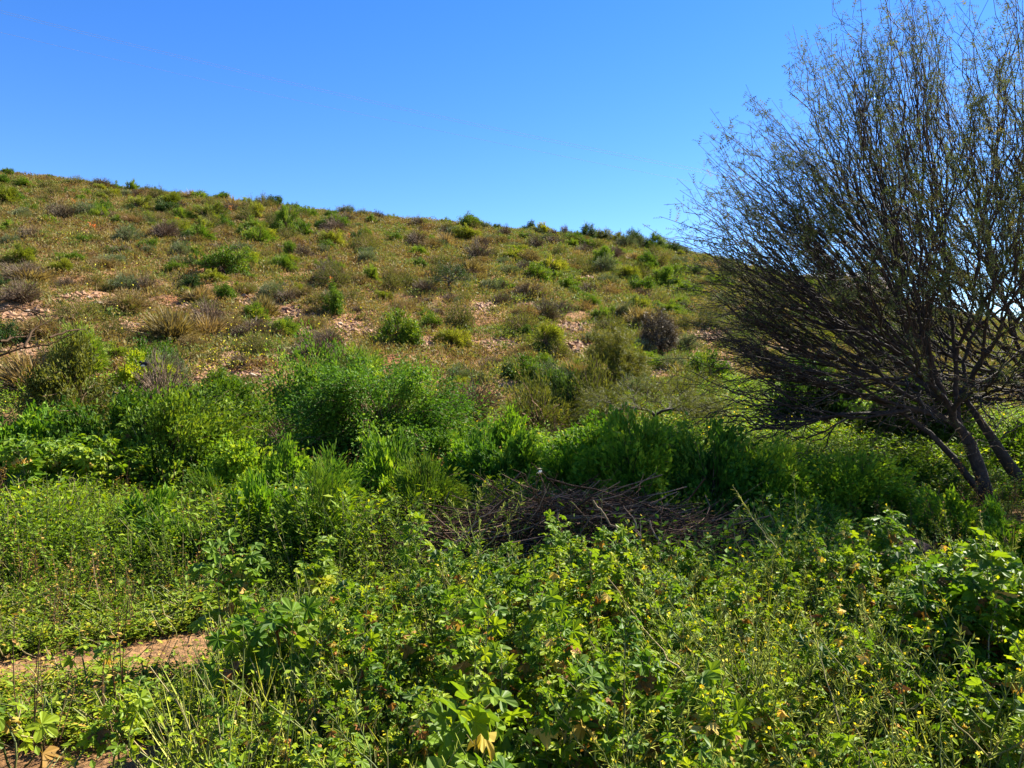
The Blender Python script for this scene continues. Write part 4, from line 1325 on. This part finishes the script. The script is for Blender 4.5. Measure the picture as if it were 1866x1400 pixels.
dead_branch('dead_branch', 'thin crooked dead branch in front of the brush pile middle', [[(1018, 934), (1020, 972), (1033, 993), (1042, 1014), (1060, 1045)]], 5.5, .009, 8, 3)
dead_branch('dead_branch', 'long fallen dead branch lying across the weeds towards the right edge', [[(1560, 1012), (1600, 1012), (1650, 1024), (1700, 1036), (1765, 1052), (1800, 1075), (1825, 1090)]], 5.0, .012, 9, 4, rndv=.9)
dead_branch('dead_branch', 'short fallen stick lying in the weeds below the long fallen branch', [[(1598, 1070), (1640, 1070), (1690, 1062)]], 4.9, .016, 10, 1, rndv=.95)
dead_branch('dead_branch', 'thin upright dead twig near the right edge', [[(1822, 1082), (1820, 1040), (1800, 1000), (1785, 975)]], 5.2, .008, 11, 3, rndv=.8)
dead_branch('dead_branch', 'bare branch reaching in from the left edge towards the pencil-stemmed bush', [[(-60, 680), (0, 648), (45, 633), (90, 628), (125, 610)], [(45, 633), (60, 600), (105, 577)], [(0, 622), (30, 615), (65, 612)], [(-40, 600), (0, 568), (30, 560), (80, 577), (105, 575)], [(90, 615), (130, 602), (155, 600)]], 11.5, .022, 12, 8, rndv=.3, dY=.8)
dead_branch('dead_branch', 'red-brown fallen twigs lying at the left end of the weeds behind the pile', [[(775, 885), (810, 908), (850, 912)], [(785, 918), (830, 922), (854, 916)], [(790, 905), (820, 912), (862, 925)], [(795, 930), (825, 926), (853, 921)]], 7.4, .010, 13, 5, rndv=.6)
mc = M()
rc = np.random.default_rng(4)
cp = P3(983, 858, 5.9)
scat(mc, PALM[0], cp + rc.normal(0, .010, (5, 3)), orient(rc.normal(0, 1, (5, 3)), r=rc), np.full(5, .018), rc.random(5))
tag(mc.build('dry_leaf', 'cream'), 'bleached curled leaf caught on top of the dead bush', 'dry leaf')

# ------------------------------------------------------------------ upright weeds of the middle ground (uncountable mass)
def weed(seed, h=.5, nl=42, L=.035, tpl=LEAF, fl=.5, fork=3, wide=.10, petal=.009):
    """a stem with side shoots, narrow leaves and flower heads; materials 0 leaf, 1 stem, 2 flower"""
    r = np.random.default_rng(seed)
    m = M()
    lines = []
    for k in range(fork):
        b = np.array([r.normal(0, .02), r.normal(0, .02), -.03])
        t_ = np.array([r.normal(0, wide), r.normal(0, wide), h * r.uniform(.75, 1.05)])
        t = np.linspace(0, 1, 5)[:, None]
        P = b + (t_ - b) * t + np.array([r.normal(0, .03), r.normal(0, .03), 0]) * np.sin(t * 3)
        lines.append(P)
    P = np.array(lines)
    tubes(m, P, np.linspace(.0035, .0015, 5)[None], 3, r.random(fork), 1)
    k = r.integers(0, fork, nl)
    tt = r.uniform(.12, 1, nl) ** .8
    f = tt * 4; i = np.minimum(f.astype(int), 3); fr = (f - i)[:, None]
    Q = P[k, i] * (1 - fr) + P[k, i + 1] * fr + r.normal(0, .018, (nl, 3))
    az = r.uniform(0, 6.28, nl)
    D = unit(np.stack([np.cos(az), np.sin(az), r.uniform(-.1, 1.0, nl)], 1))
    scat(m, tpl, Q, orient(D, roll=r.normal(0, .5, nl), r=r), L * r.uniform(.6, 1.4, nl), np.clip(r.normal(.42, .2, nl), 0, .95), 0)
    nf = int(round(fl * 6))
    if nf:
        kf = r.integers(0, fork, nf)
        Q = P[kf, -1] + r.normal(0, .02, (nf, 3)) * [1, 1, 1.2]
        scat(m, FLOWER, Q, orient(unit(r.normal(0, .6, (nf, 3)) + [.6, 0, .2]), roll=r.uniform(0, 6, nf), r=r) @ np.array([[0, 0, 1.], [0, 1, 0], [-1, 0, 0]]), np.full(nf, petal) * r.uniform(.7, 1.3, nf), r.random(nf), 2)
    return m
def mass(name, label, cat, variants, P, S, mats, seed=0, shade=None):
    r = np.random.default_rng(seed)
    m = M()
    vi = r.integers(0, len(variants), len(P))
    for v, q in enumerate(variants):
        sel = np.nonzero(vi == v)[0]
        if not len(sel): continue
        V, Fc, A, I, Sm = q.arr()
        n = len(sel)
        an = r.uniform(0, 6.28, n)
        c, s_ = np.cos(an), np.sin(an)
        Rm = np.zeros((n, 3, 3))
        Rm[:, 0, 0], Rm[:, 0, 1], Rm[:, 1, 0], Rm[:, 1, 1], Rm[:, 2, 2] = c, -s_, s_, c, 1
        lean = r.normal(0, .12, (n, 2))
        Rm[:, 0, 2], Rm[:, 1, 2] = lean[:, 0], lean[:, 1]
        W = np.einsum('nij,vj->nvi', Rm, V) * S[sel][:, None, None] + P[sel][:, None]
        Fa = (Fc[None] + (np.arange(n) * len(V))[:, None, None]).reshape(-1, 3)
        rnd = A[None] + (0 if shade is None else shade[sel][:, None]) + r.normal(0, .06, (n, 1))
        m.V.append(W.reshape(-1, 3).astype(np.float32)); m.F.append((Fa + m.n).astype(np.int32)); m.A.append(np.clip(rnd, 0, 1).reshape(-1).astype(np.float32))
        m.I.append(np.tile(I, n)); m.S.append(np.tile(Sm, n)); m.n += W.shape[0] * W.shape[1]
    o = m.build(name, mats)
    print(name, len(o.data.polygons))
    return tag(o, label, cat, None, 'stuff')
def field(n, u0, u1, Y0, Y1, seed):
    r = np.random.default_rng(seed)
    Y = np.sqrt(r.uniform(Y0 ** 2, Y1 ** 2, n))
    x = r.uniform(u0, u1, n) * Y
    return x, Y, r
wv = [weed(100 + k, fl=.2 * (k % 4 == 0), wide=.14, tpl=LEAF if k % 3 else NARROW, nl=56, L=[.042, .032, .046, .036][k % 4]) for k in range(8)]
x, Y, r = field(10500, -.92, .12, 4.9, 12.4, 51)
px, py = to_px(x, Y, H(x, Y))
keep = (r.random(len(x)) < .85 + .4 * fnoise(x, Y, 1.1, 31))
keep &= ~((px > 660) & (Y < 6.9) & (py > 960) & (r.random(len(x)) > .36)) & ~((px < 60) & (Y > 8) & (Y < 9.6)) & ~((px < 330) & (Y < 4.9 + .9 * fnoise(x, Y, 1.0, 46) + .5 * r.random(len(x))))
keep &= ~((px > 560) & (px < 880) & (Y > 10.3)) & ~((px > 500) & (px < 680) & (Y > 9.6))
x, Y = x[keep], Y[keep]
xe, Ye = r.uniform(-4.2, -.9, 420), r.uniform(2.6, 5.3, 420)
ke = (fnoise(xe, Ye, .8, 44) > -.05) & (np.abs(xe / Ye) < .9) & (np.abs(Ye - (4.55 + .42 * (xe + 1.7))) > .45)
x, Y = np.concatenate([x, xe[ke]]), np.concatenate([Y, Ye[ke]])
hs_ = (1.02 + .62 * fnoise(x, Y, .9, 32) + .22 * fnoise(x, Y, .35, 92)) * np.clip((Y - 4.6) / 1.3, .35, 1) * r.uniform(.7, 1.25, len(x))
hs_ = hs_ * np.interp(Y, [6.6, 8.4], [1, .5])
hs_ = np.where((933 + F * x / Y > 545) & (933 + F * x / Y < 690) & (Y > 9.0), hs_ * .35, hs_)
mass('weed_field', 'knee-high yellow-green flowering weeds filling the left middle ground', 'weeds', wv, np.stack([x, Y, H(x, Y)], 1), hs_, ['weed', 'stem', 'flower'], 61, .12 * fnoise(x, Y, 1.6, 33))
uv = [weed(120 + k, h=.42, nl=46, L=.05, fl=.25 * (k % 3 == 0), fork=4, wide=.13, tpl=LEAF) for k in range(7)]
x, Y, r = field(5600, .02, 1.0, 4.6, 11.5, 52)
px, py = to_px(x, Y, H(x, Y))
keep = ~((px < 1400) & (Y < 6.9) & (r.random(len(x)) > .32)) & (np.hypot(x - at(1652, 6.3)[0], Y - 6.2) > .35)
x, Y = x[keep], Y[keep]
mass('undergrowth', 'leafy green undergrowth in the shade beneath the big thorn tree', 'undergrowth', uv, np.stack([x, Y, H(x, Y)], 1), (.95 + .3 * fnoise(x, Y, 1.5, 34)) * r.uniform(.7, 1.3, len(x)) * np.where((np.abs((x / Y) - .65) < .09) & (Y < 9.3), .30, np.where(x > 2.8, .75, 1)), ['under', 'stem', 'flower'], 62, .1 * fnoise(x, Y, 1.3, 35))
x, Y, r = field(4200, .2, .95, 10.8, 19, 53)
x2, Y2, r2 = field(700, -.75, .25, 11.5, 14.5, 54)
x, Y = np.concatenate([x, x2]), np.concatenate([Y, Y2])
keep = fnoise(x, Y, 3.2, 36) > -.42
x, Y = x[keep], Y[keep]
mv = [weed(140 + k, h=.42, nl=52, L=.048, fl=.17 * (k % 2), fork=4, wide=.16, petal=.012) for k in range(6)]
mass('meadow_weeds', 'sunlit bright green weeds on the rise seen beneath the low thorn branches', 'weeds', mv, np.stack([x, Y, H(x, Y)], 1), (.95 + .3 * fnoise(x, Y, 1.8, 37)) * r.uniform(.7, 1.3, len(x)), ['under', 'stem', 'flower'], 63, .05 + .14 * fnoise(x, Y, 1.8, 38))

# low creeping plants around the bare path at the lower left
def creep(seed):
    r = np.random.default_rng(seed)
    m = M()
    n = 13
    az = r.uniform(0, 6.28, n)
    Q = np.stack([np.cos(az), np.sin(az), 0 * az], 1) * r.uniform(0, .06, (n, 1)) + np.stack([0 * az, 0 * az, r.uniform(.004, .075, n)], 1)
    for k in range(3):
        a2 = az + k * 2.09
        D = np.stack([np.cos(a2), np.sin(a2), r.uniform(-.1, .5, n)], 1)
        scat(m, LEAF, Q, orient(D, r=r), r.uniform(.012, .026, n), np.clip(r.normal(.4, .2, n), 0, 1), 0)
    return m
cv = [creep(160 + k) for k in range(8)] + [weed(190 + k, h=.10, nl=26, L=.024, fl=0, fork=5, wide=.07, tpl=LEAF) for k in range(2)]
x, Y, r = field(15000, -1.1, .0, 2.0, 6.2, 55)
def path_bare(x, Y):
    # bare earth: a strip running up to the right and a scuffed corner near the camera
    d = Y - (4.55 + .42 * (x + 1.7)) 
    strip = np.exp(-(d / .27) ** 2) * (x < -1.25)
    c2 = np.exp(-((x + 1.95) / .75) ** 2 - ((Y - 2.95) / .30) ** 2) * .95
    c3 = np.exp(-((x + 1.15) / .25) ** 2 - ((Y - 3.15) / .25) ** 2) * .8
    return np.clip(np.maximum(strip, np.maximum(c2, c3)) * 1.5 + .14 + .55 * fnoise(x, Y, .45, 39), 0, 1)
keep = r.random(len(x)) > path_bare(x, Y) * 1.35
x, Y = x[keep], Y[keep]
mass('creeping_weeds', 'low creeping clover-like weeds around the bare earth at the lower left', 'ground cover', cv, np.stack([x, Y, H(x, Y)], 1), (1.2 + .7 * fnoise(x, Y, .7, 48)) * r.uniform(.7, 1.5, len(x)), ['clover', 'stem', 'flower'], 64, .10 * fnoise(x, Y, .6, 40) + .30 * path_bare(x, Y))

def patch_x(Y):
    return np.interp(Y, [1.7, 2.4, 3.0, 3.6, 4.2, 4.8, 5.2], [-.70, -1.0, -1.25, -1.35, -1.35, -.9, -.2])
sv = [weed(180 + k, h=.55, nl=40, L=.022, fl=0, fork=3, wide=.07, tpl=LEAF) for k in range(4)]
x, Y, r = field(1500, -.75, .75, 3.2, 10, 56)
keep = (fnoise(x, Y, 1.2, 47) > .12) & ((x < patch_x(Y)) | (Y > 5))
x, Y = x[keep], Y[keep]
mass('dry_stalks', 'reddish brown dry weed stalks standing among the green weeds', 'dry weeds', sv, np.stack([x, Y, H(x, Y)], 1), r.uniform(.5, 1.15, len(x)), ['crisp', 'twig', 'flower'], 66)
def litter():
    r = np.random.default_rng(90)
    m = M()
    n = 2600
    Y = r.uniform(2, 5.6, n); x = r.uniform(-4, .2, n)
    P = np.stack([x, Y, H(x, Y) + r.uniform(.003, .02, n)], 1)
    scat(m, LEAF, P, orient(np.stack([r.normal(0, 1, n), r.normal(0, 1, n), r.normal(0, .15, n)], 1), roll=r.normal(0, .5, n), r=r), r.uniform(.008, .03, n), r.random(n))
    n = 900
    x, Y = r.uniform(-4, .2, n), r.uniform(2, 5.6, n)
    P = np.stack([x, Y, H(x, Y) + .006], 1)
    D = unit(np.stack([r.normal(0, 1, n), r.normal(0, 1, n), r.normal(0, .05, n)], 1)) * r.uniform(.02, .10, (n, 1))
    tubes(m, np.stack([P, P + D * .5 + [0, 0, .006], P + D], 1), np.full((1, 3), .0016), 3, r.random(n))
    tag(m.build('leaf_litter', 'crisp'), 'dry leaf litter and bits of stalk on the bare earth at the lower left', 'litter', None, 'stuff')
litter()

# ------------------------------------------------------------------ mallow plants of the foreground patch
def mallow(seed, h=.62, nl=70, big=1.0, dead=9):
    r = np.random.default_rng(seed)
    st, fo, de = M(), M(), M()
    fork = r.integers(2, 4)
    lines = []
    for k in range(fork):
        b = np.array([r.normal(0, .025), r.normal(0, .025), -.04])
        e_ = np.array([r.normal(0, .10), r.normal(0, .10), h * r.uniform(.72, 1.0) if k else h])
        t = np.linspace(0, 1, 6)[:, None]
        lines.append(b + (e_ - b) * t + np.array([r.normal(0, .03), r.normal(0, .03), 0]) * np.sin(t * 3.1) + r.normal(0, .004, (6, 3)))
    P = np.array(lines)
    tubes(st, P, np.linspace(.0052, .0018, 6)[None], 6, r.random(fork))
    k = r.integers(0, fork, nl)
    tt = r.uniform(.12, 1.0, nl) ** .62
    f = tt * 5; i = np.minimum(f.astype(int), 4); fr = (f - i)[:, None]
    A = P[k, i] * (1 - fr) + P[k, i + 1] * fr
    az = r.uniform(0, 6.28, nl)
    pl = r.uniform(.03, .11, nl) * (1.25 - .75 * tt) * big
    D = unit(np.stack([np.cos(az), np.sin(az), r.uniform(.1, 1.1, nl)], 1))
    B = A + D * pl[:, None] + np.array([0, 0, .01])
    mid = (A + B) / 2 + np.array([0, 0, .008])
    tubes(st, np.stack([A, mid, B], 1), np.full((1, 3), .0011), 3, r.random(nl))
    L = (.050 - .024 * tt) * r.uniform(.7, 1.5, nl) * big
    Dn = unit(D * [1, 1, .15] + r.normal(0, .25, (nl, 3)) + [0, 0, -.12])
    tv = r.integers(0, 3, nl)
    up = unit(np.array([.5, -.25, .8]) + r.normal(0, .42, (nl, 3)))
    for v in range(3):
        s = tv == v
        if s.any(): scat(fo, PALM[v], B[s], orient(Dn[s], up=up[s], r=r), L[s], np.clip(r.normal(.42, .17, s.sum()) + .06 * (1 - tt[s]), 0, .84))
    # tight young leaves at the tips
    nt_ = 10 * fork
    kt = r.integers(0, fork, nt_)
    Q = P[kt, -1] + r.normal(0, .014, (nt_, 3)) + [0, 0, -.01]
    scat(fo, LEAF, Q, orient(unit(r.normal(0, .8, (nt_, 3)) + [0, 0, .8]), roll=r.uniform(0, 6, nt_), r=r), r.uniform(.012, .026, nt_), np.clip(r.normal(.72, .1, nt_), 0, .88))
    if dead:
        kd = r.integers(0, fork, dead)
        td = r.uniform(.25, .95, dead)
        f = td * 5; i = np.minimum(f.astype(int), 4); fr = (f - i)[:, None]
        A = P[kd, i] * (1 - fr) + P[kd, i + 1] * fr
        az = r.uniform(0, 6.28, dead)
        D = unit(np.stack([np.cos(az), np.sin(az), r.uniform(-.5, .3, dead)], 1))
        B = A + D * r.uniform(.02, .07, (dead, 1))
        tubes(de, np.stack([A, (A + B) / 2 + [0, 0, .006], B], 1), np.full((1, 3), .001), 3, .5)
        for v in range(2):
            s = np.arange(dead) % 2 == v
            scat(de, CRUMP[v], B[s], orient(unit(D[s] + [0, 0, -.6]), roll=r.uniform(-1, 1, s.sum()), r=r), r.uniform(.026, .060, s.sum()) * big, r.random(s.sum()))
    return st, fo, de
def mallow_root(label, group, args, loc=(0, 0, -50)):
    st, fo, de = mallow(**args)
    o = empty('mallow_plant', loc)
    ch = [st.build('stem', 'stem', o), fo.build('foliage', 'mallow', o)]
    if de.n: ch.append(de.build('withered_leaves', 'crisp', o))
    tag(o, label, 'mallow plant', group)
    return kids(o, *ch)
LM = 'upright leafy green mallow plant in the dense patch filling the foreground'
GM = 'mallow plants of the foreground patch'
MP = [mallow_root(LM, GM, dict(seed=200 + k, h=.60, nl=[84, 105, 74, 100][k % 4], dead=[8, 20, 13, 28][k % 4], big=[1.0, .82, 1.15, .78][k % 4])) for k in range(12)]
used = set()
def put(roots, loc, s, label=None, i=None):
    """the first time moves the built plant itself, then copies it"""
    q = roots[random.randrange(len(roots)) if i is None else i]
    rz = random.uniform(0, 6.28)
    if q.name not in used:
        used.add(q.name)
        q.location, q.rotation_euler, q.scale = loc, (0, 0, rz), (s, s, s)
        if label: q['label'] = label
        return q
    return dup(q, loc, rz, (s, s, s), label)
def patch_left(Y):
    # left border of the patch: nearly at x = -0.9 close by, drawing in to the right farther off
    return np.interp(Y, [1.7, 2.4, 3.0, 3.6, 4.2, 4.8, 5.2], [-.70, -1.0, -1.25, -1.35, -1.35, -.9, -.2])
rm = np.random.default_rng(77)
BROAD = [(905, 2.05), (880, 2.4), (500, 3.45), (440, 4.1), (235, 3.0), (1140, 4.8)]
BROAD_P = [(bx, bY, at(bx, bY)) for bx, bY in BROAD]
def near_broad(x, Y, rad=.2):
    for bx, bY, p in BROAD_P:
        if math.hypot(x - p[0], Y - p[1]) < rad: return True
        if bY < 3.6 and Y < bY and abs(933 + F * x / Y - bx) < 50 + 40 / bY: return True
    return False
pts = []
tries = 0
while len(pts) < 262 and tries < 60000:
    tries += 1
    Y = rm.uniform(1.75, 5.1)
    x = rm.uniform(-1.5, 4.3)
    if x < patch_left(Y) + rm.uniform(0, .25) or abs(x / Y) > .84: continue
    if Y > 4.85 - .35 * max(0, (x - 2.4)): continue
    if near_broad(x, Y): continue
    if x > 2.0 and Y > 4.2 and rm.random() < .5: continue
    if pts and min((x - a) ** 2 + (Y - b) ** 2 for a, b in pts) < .175 ** 2: continue
    pts.append((x, Y))
print('mallows', len(pts))
for i, (x, Y) in enumerate(pts):
    s = (1.0 + .12 * math.sin(x * 3 + 1) + .07 * math.sin(Y * 5 + x * 4)) * rm.uniform(.82, 1.14)
    s *= np.interp(x - patch_left(Y), [0, .5], [.72, 1.0])
    if Y < 2.3: s *= .88
    if Y > 3.9: s *= .91
    put(MP, (x, Y, float(H(x, Y))), s, i=i % 12 if i < 12 else None)

# mallows one can tell apart
def special(label, px, Y, h, nl, big, seed, dead=6):
    p = at(px, Y)
    px = px
    mallow_root(label, None, dict(seed=seed, h=h, nl=nl, big=big, dead=dead), (p[0], p[1], p[2]))
special('tall mallow with wide fan leaves at the left corner of the foreground patch', 440, 4.1, .72, 60, 1.7, 301)
special('mallow with large pale star-shaped leaves below the tallest left one', 500, 3.45, .55, 46, 2.1, 302)
special('mallow with very large glossy leaves at the bottom edge left of centre', 905, 2.05, .50, 34, 2.8, 303, 4)
special('mallow with broad folded leaves just above the largest glossy ones', 875, 2.4, .58, 36, 2.2, 304, 4)
special('small dark mallow standing alone at the lower left corner', 235, 3.0, .34, 34, 1.3, 305, 3)
special('dark thin mallow left of the patch beside the bare earth', 180, 3.6, .36, 22, 1.2, 306, 2)
special('mallow with one big round leaf at the left edge', 20, 3.1, .26, 8, 1.8, 307, 2)
special('tall dark leafy mallow at the right edge of the foreground', 1790, 3.3, .88, 110, 1.9, 308, 8)
special('dark tall mallow just left of the one at the right edge', 1690, 3.5, .80, 90, 1.6, 309, 8)
special('mallow shoot rising above its neighbours at the far left end of the brush pile', 765, 4.9, .72, 40, 1.6, 310, 4)
special('mallow with tall leafy shoots in front of the flat dark boulder', 1600, 4.8, .76, 60, 1.8, 311, 5)
special('mallow shoot standing clear against the dark brush pile right of the centre', 1140, 4.8, .68, 60, 1.5, 312, 5)
special('leafy mallow shoot against the dark brush pile at the centre', 1005, 4.9, .70, 60, 1.4, 313, 5)
special('mallow with big fan leaves in the dark left border of the patch', 560, 4.9, .55, 60, 1.6, 314, 6)
GC = 'mallows of the clump on the left bank'
MC = [mallow_root('dark green lobed mallow in the clump on the left bank', GC, dict(seed=330 + k, h=.75, nl=90, big=2.0, dead=5)) for k in range(3)]
for k in range(15):
    Yc = rm.uniform(8.0, 9.4)
    pxc = rm.uniform(75, 250)
    p = at(pxc, Yc)
    put(MC, tuple(p), rm.uniform(.8, 1.15), i=k % 3 if k < 3 else None)

# ------------------------------------------------------------------ mustard weeds with pods
def mustard(seed, h=.75):
    r = np.random.default_rng(seed)
    st, po, fl = M(), M(), M()
    nb = 7
    main = np.array([[0, 0, -.04], [r.normal(0, .03), r.normal(0, .03), h * .35], [r.normal(0, .05), r.normal(0, .05), h * .7], [r.normal(0, .06), r.normal(0, .06), h]])
    mt_ = np.linspace(0, 1, 10)
    mp = np.stack([np.interp(mt_, np.linspace(0, 1, 4), main[:, c]) for c in range(3)], 1)
    lines = [mp]
    for k in range(nb):
        i = r.integers(2, 8)
        az = r.uniform(0, 6.28)
        L = h * r.uniform(.25, .55)
        t = np.linspace(0, 1, 10)[:, None]
        d = np.array([math.cos(az), math.sin(az), .9])
        lines.append(mp[i] + t * d * L * .7 + np.array([0, 0, .25 * L]) * t ** 2)
    P = np.array(lines)
    P[:, 1:] += r.normal(0, .004, P[:, 1:].shape)
    tubes(st, P, np.linspace(.0032, .0012, 10)[None], 4, r.random(len(lines)))
    n = 30 * len(lines)
    k = np.repeat(np.arange(len(lines)), 30)
    tt = r.uniform(.35, .97, n)
    f = tt * 9; i = np.minimum(f.astype(int), 8); fr = (f - i)[:, None]
    A = P[k, i] * (1 - fr) + P[k, i + 1] * fr
    tan = unit(P[k, i + 1] - P[k, i])
    D = unit(tan * .9 + unit(r.normal(0, 1, (n, 3))) * .8)
    B = A + D * r.uniform(.018, .042, (n, 1))
    tubes(po, np.stack([A, (A + B) / 2, B], 1), np.array([[.0009, .0020, .0006]]), 3, r.random(n))
    nl = 16
    tt = r.uniform(.05, .6, nl); f = tt * 9; i = f.astype(int)
    scat(po, NARROW, mp[i], orient(unit(r.normal(0, 1, (nl, 3)) + [0, 0, .4]), r=r), r.uniform(.03, .07, nl), r.uniform(0, .5, nl))
    nf = 2
    kf = np.repeat(np.arange(0, len(lines), 2), nf)
    Q = P[kf, -1] + r.normal(0, .007, (len(kf), 3))
    scat(fl, FLOWER, Q, orient(unit(r.normal(0, .6, (len(kf), 3)) + [.6, 0, 0]), roll=r.uniform(0, 6, len(kf)), r=r) @ np.array([[0, 0, 1.], [0, 1, 0], [-1, 0, 0]]), r.uniform(.004, .008, len(kf)), r.random(len(kf)))
    return st, po, fl
def mustard_root(label, group, seed, loc=(0, 0, 0), h=.75):
    st, po, fl = mustard(seed, h)
    o = empty('mustard_plant', loc)
    ch = [st.build('stem', 'stem', o), po.build('foliage', 'mustard', o), fl.build('blossom', 'flower', o)]
    tag(o, label, 'mustard plant', group)
    return kids(o, *ch)
MU = [mustard_root('thin pale green mustard plant with pods and yellow tips among the foreground mallows', 'mustard plants of the foreground patch', 400 + k) for k in range(6)]
k = 0
while k < 75:
    # thickest at the bottom right of centre
    if rm.random() < .65: x, Y = rm.normal(.85, .45), rm.uniform(1.7, 3.3)
    else: x, Y = rm.uniform(-.9, 3.6), rm.uniform(1.8, 4.9)
    if x < patch_left(Y) + .1 or abs(x / Y) > .8 or near_broad(x, Y, .25): continue
    put(MU, (x, Y, 0), rm.uniform(.70, .98) * (.9 if Y < 2.2 else 1), i=k if k < 6 else None)
    k += 1
for lb, px, Y, s in [('mustard plant standing up against the dark shade left of the boulder, tallest there', 1452, 4.7, 1.12), ('mustard plant leaning beside the tallest one against the dark shade', 1415, 4.6, 1.0),
                     ('mustard plant with tall tips rising above the left part of the brush pile', 880, 4.8, 1.13), ('leggy mustard plant right of the mallow with tall leafy shoots', 1672, 4.6, .95)]:
    p = at(px, Y)
    o = dup(MU[rm.integers(0, 6)], tuple(p), rm.uniform(0, 6), (s, s, s), lb)
    del o['group']

# grasses and small leaves filling the patch floor
def filler():
    r = np.random.default_rng(88)
    n = 4200
    Y = r.uniform(1.6, 5.2, n); x = r.uniform(-1.6, 4.6, n)
    ok = (x > patch_left(Y) - .1) & (np.abs(x / Y) < .95)
    x, Y = x[ok], Y[ok]
    vs = [weed(170 + k, h=.36, nl=30, L=.026, fl=0, fork=3, wide=.09, tpl=LEAF if k % 2 else NARROW, petal=.008) for k in range(6)]
    mass('small_weeds', 'small weeds crowding the floor of the foreground patch', 'weeds', vs, np.stack([x, Y, H(x, Y)], 1), r.uniform(.6, 1.35, len(x)), ['weed', 'stem', 'flower'], 65, .12 * fnoise(x, Y, .7, 41))
    m = M()
    n = 1500
    Y = r.uniform(1.6, 5.6, n); x = r.uniform(-1.4, 4.6, n)
    ok = (x > patch_left(Y) - .1) & (np.abs(x / Y) < .95)
    x, Y = x[ok], Y[ok]
    n = len(x)
    P = np.repeat(np.stack([x, Y, H(x, Y)], 1), 6, 0) + r.normal(0, .02, (n * 6, 3)) * [1, 1, 0]
    D = unit(r.normal(0, .35, P.shape) + [0, 0, 1])
    scat(m, T_([(0, -.012, 0), (0, .012, 0), (.5, .010, .06), (.5, -.010, .06), (1, 0, .2)], [(0, 1, 2), (0, 2, 3), (3, 2, 4)]), P, orient(D, up=np.array([1., 0, 0]), roll=r.uniform(0, 6.28, len(P)), r=r), r.uniform(.2, .5, len(P)), r.random(len(P)))
    tag(m.build('grass', 'mustard'), 'thin pale grass blades between the foreground plants', 'grass', None, 'stuff')
filler()
print('objects', len(SC.objects), 'verts', sum(len(m.vertices) for m in bpy.data.meshes))
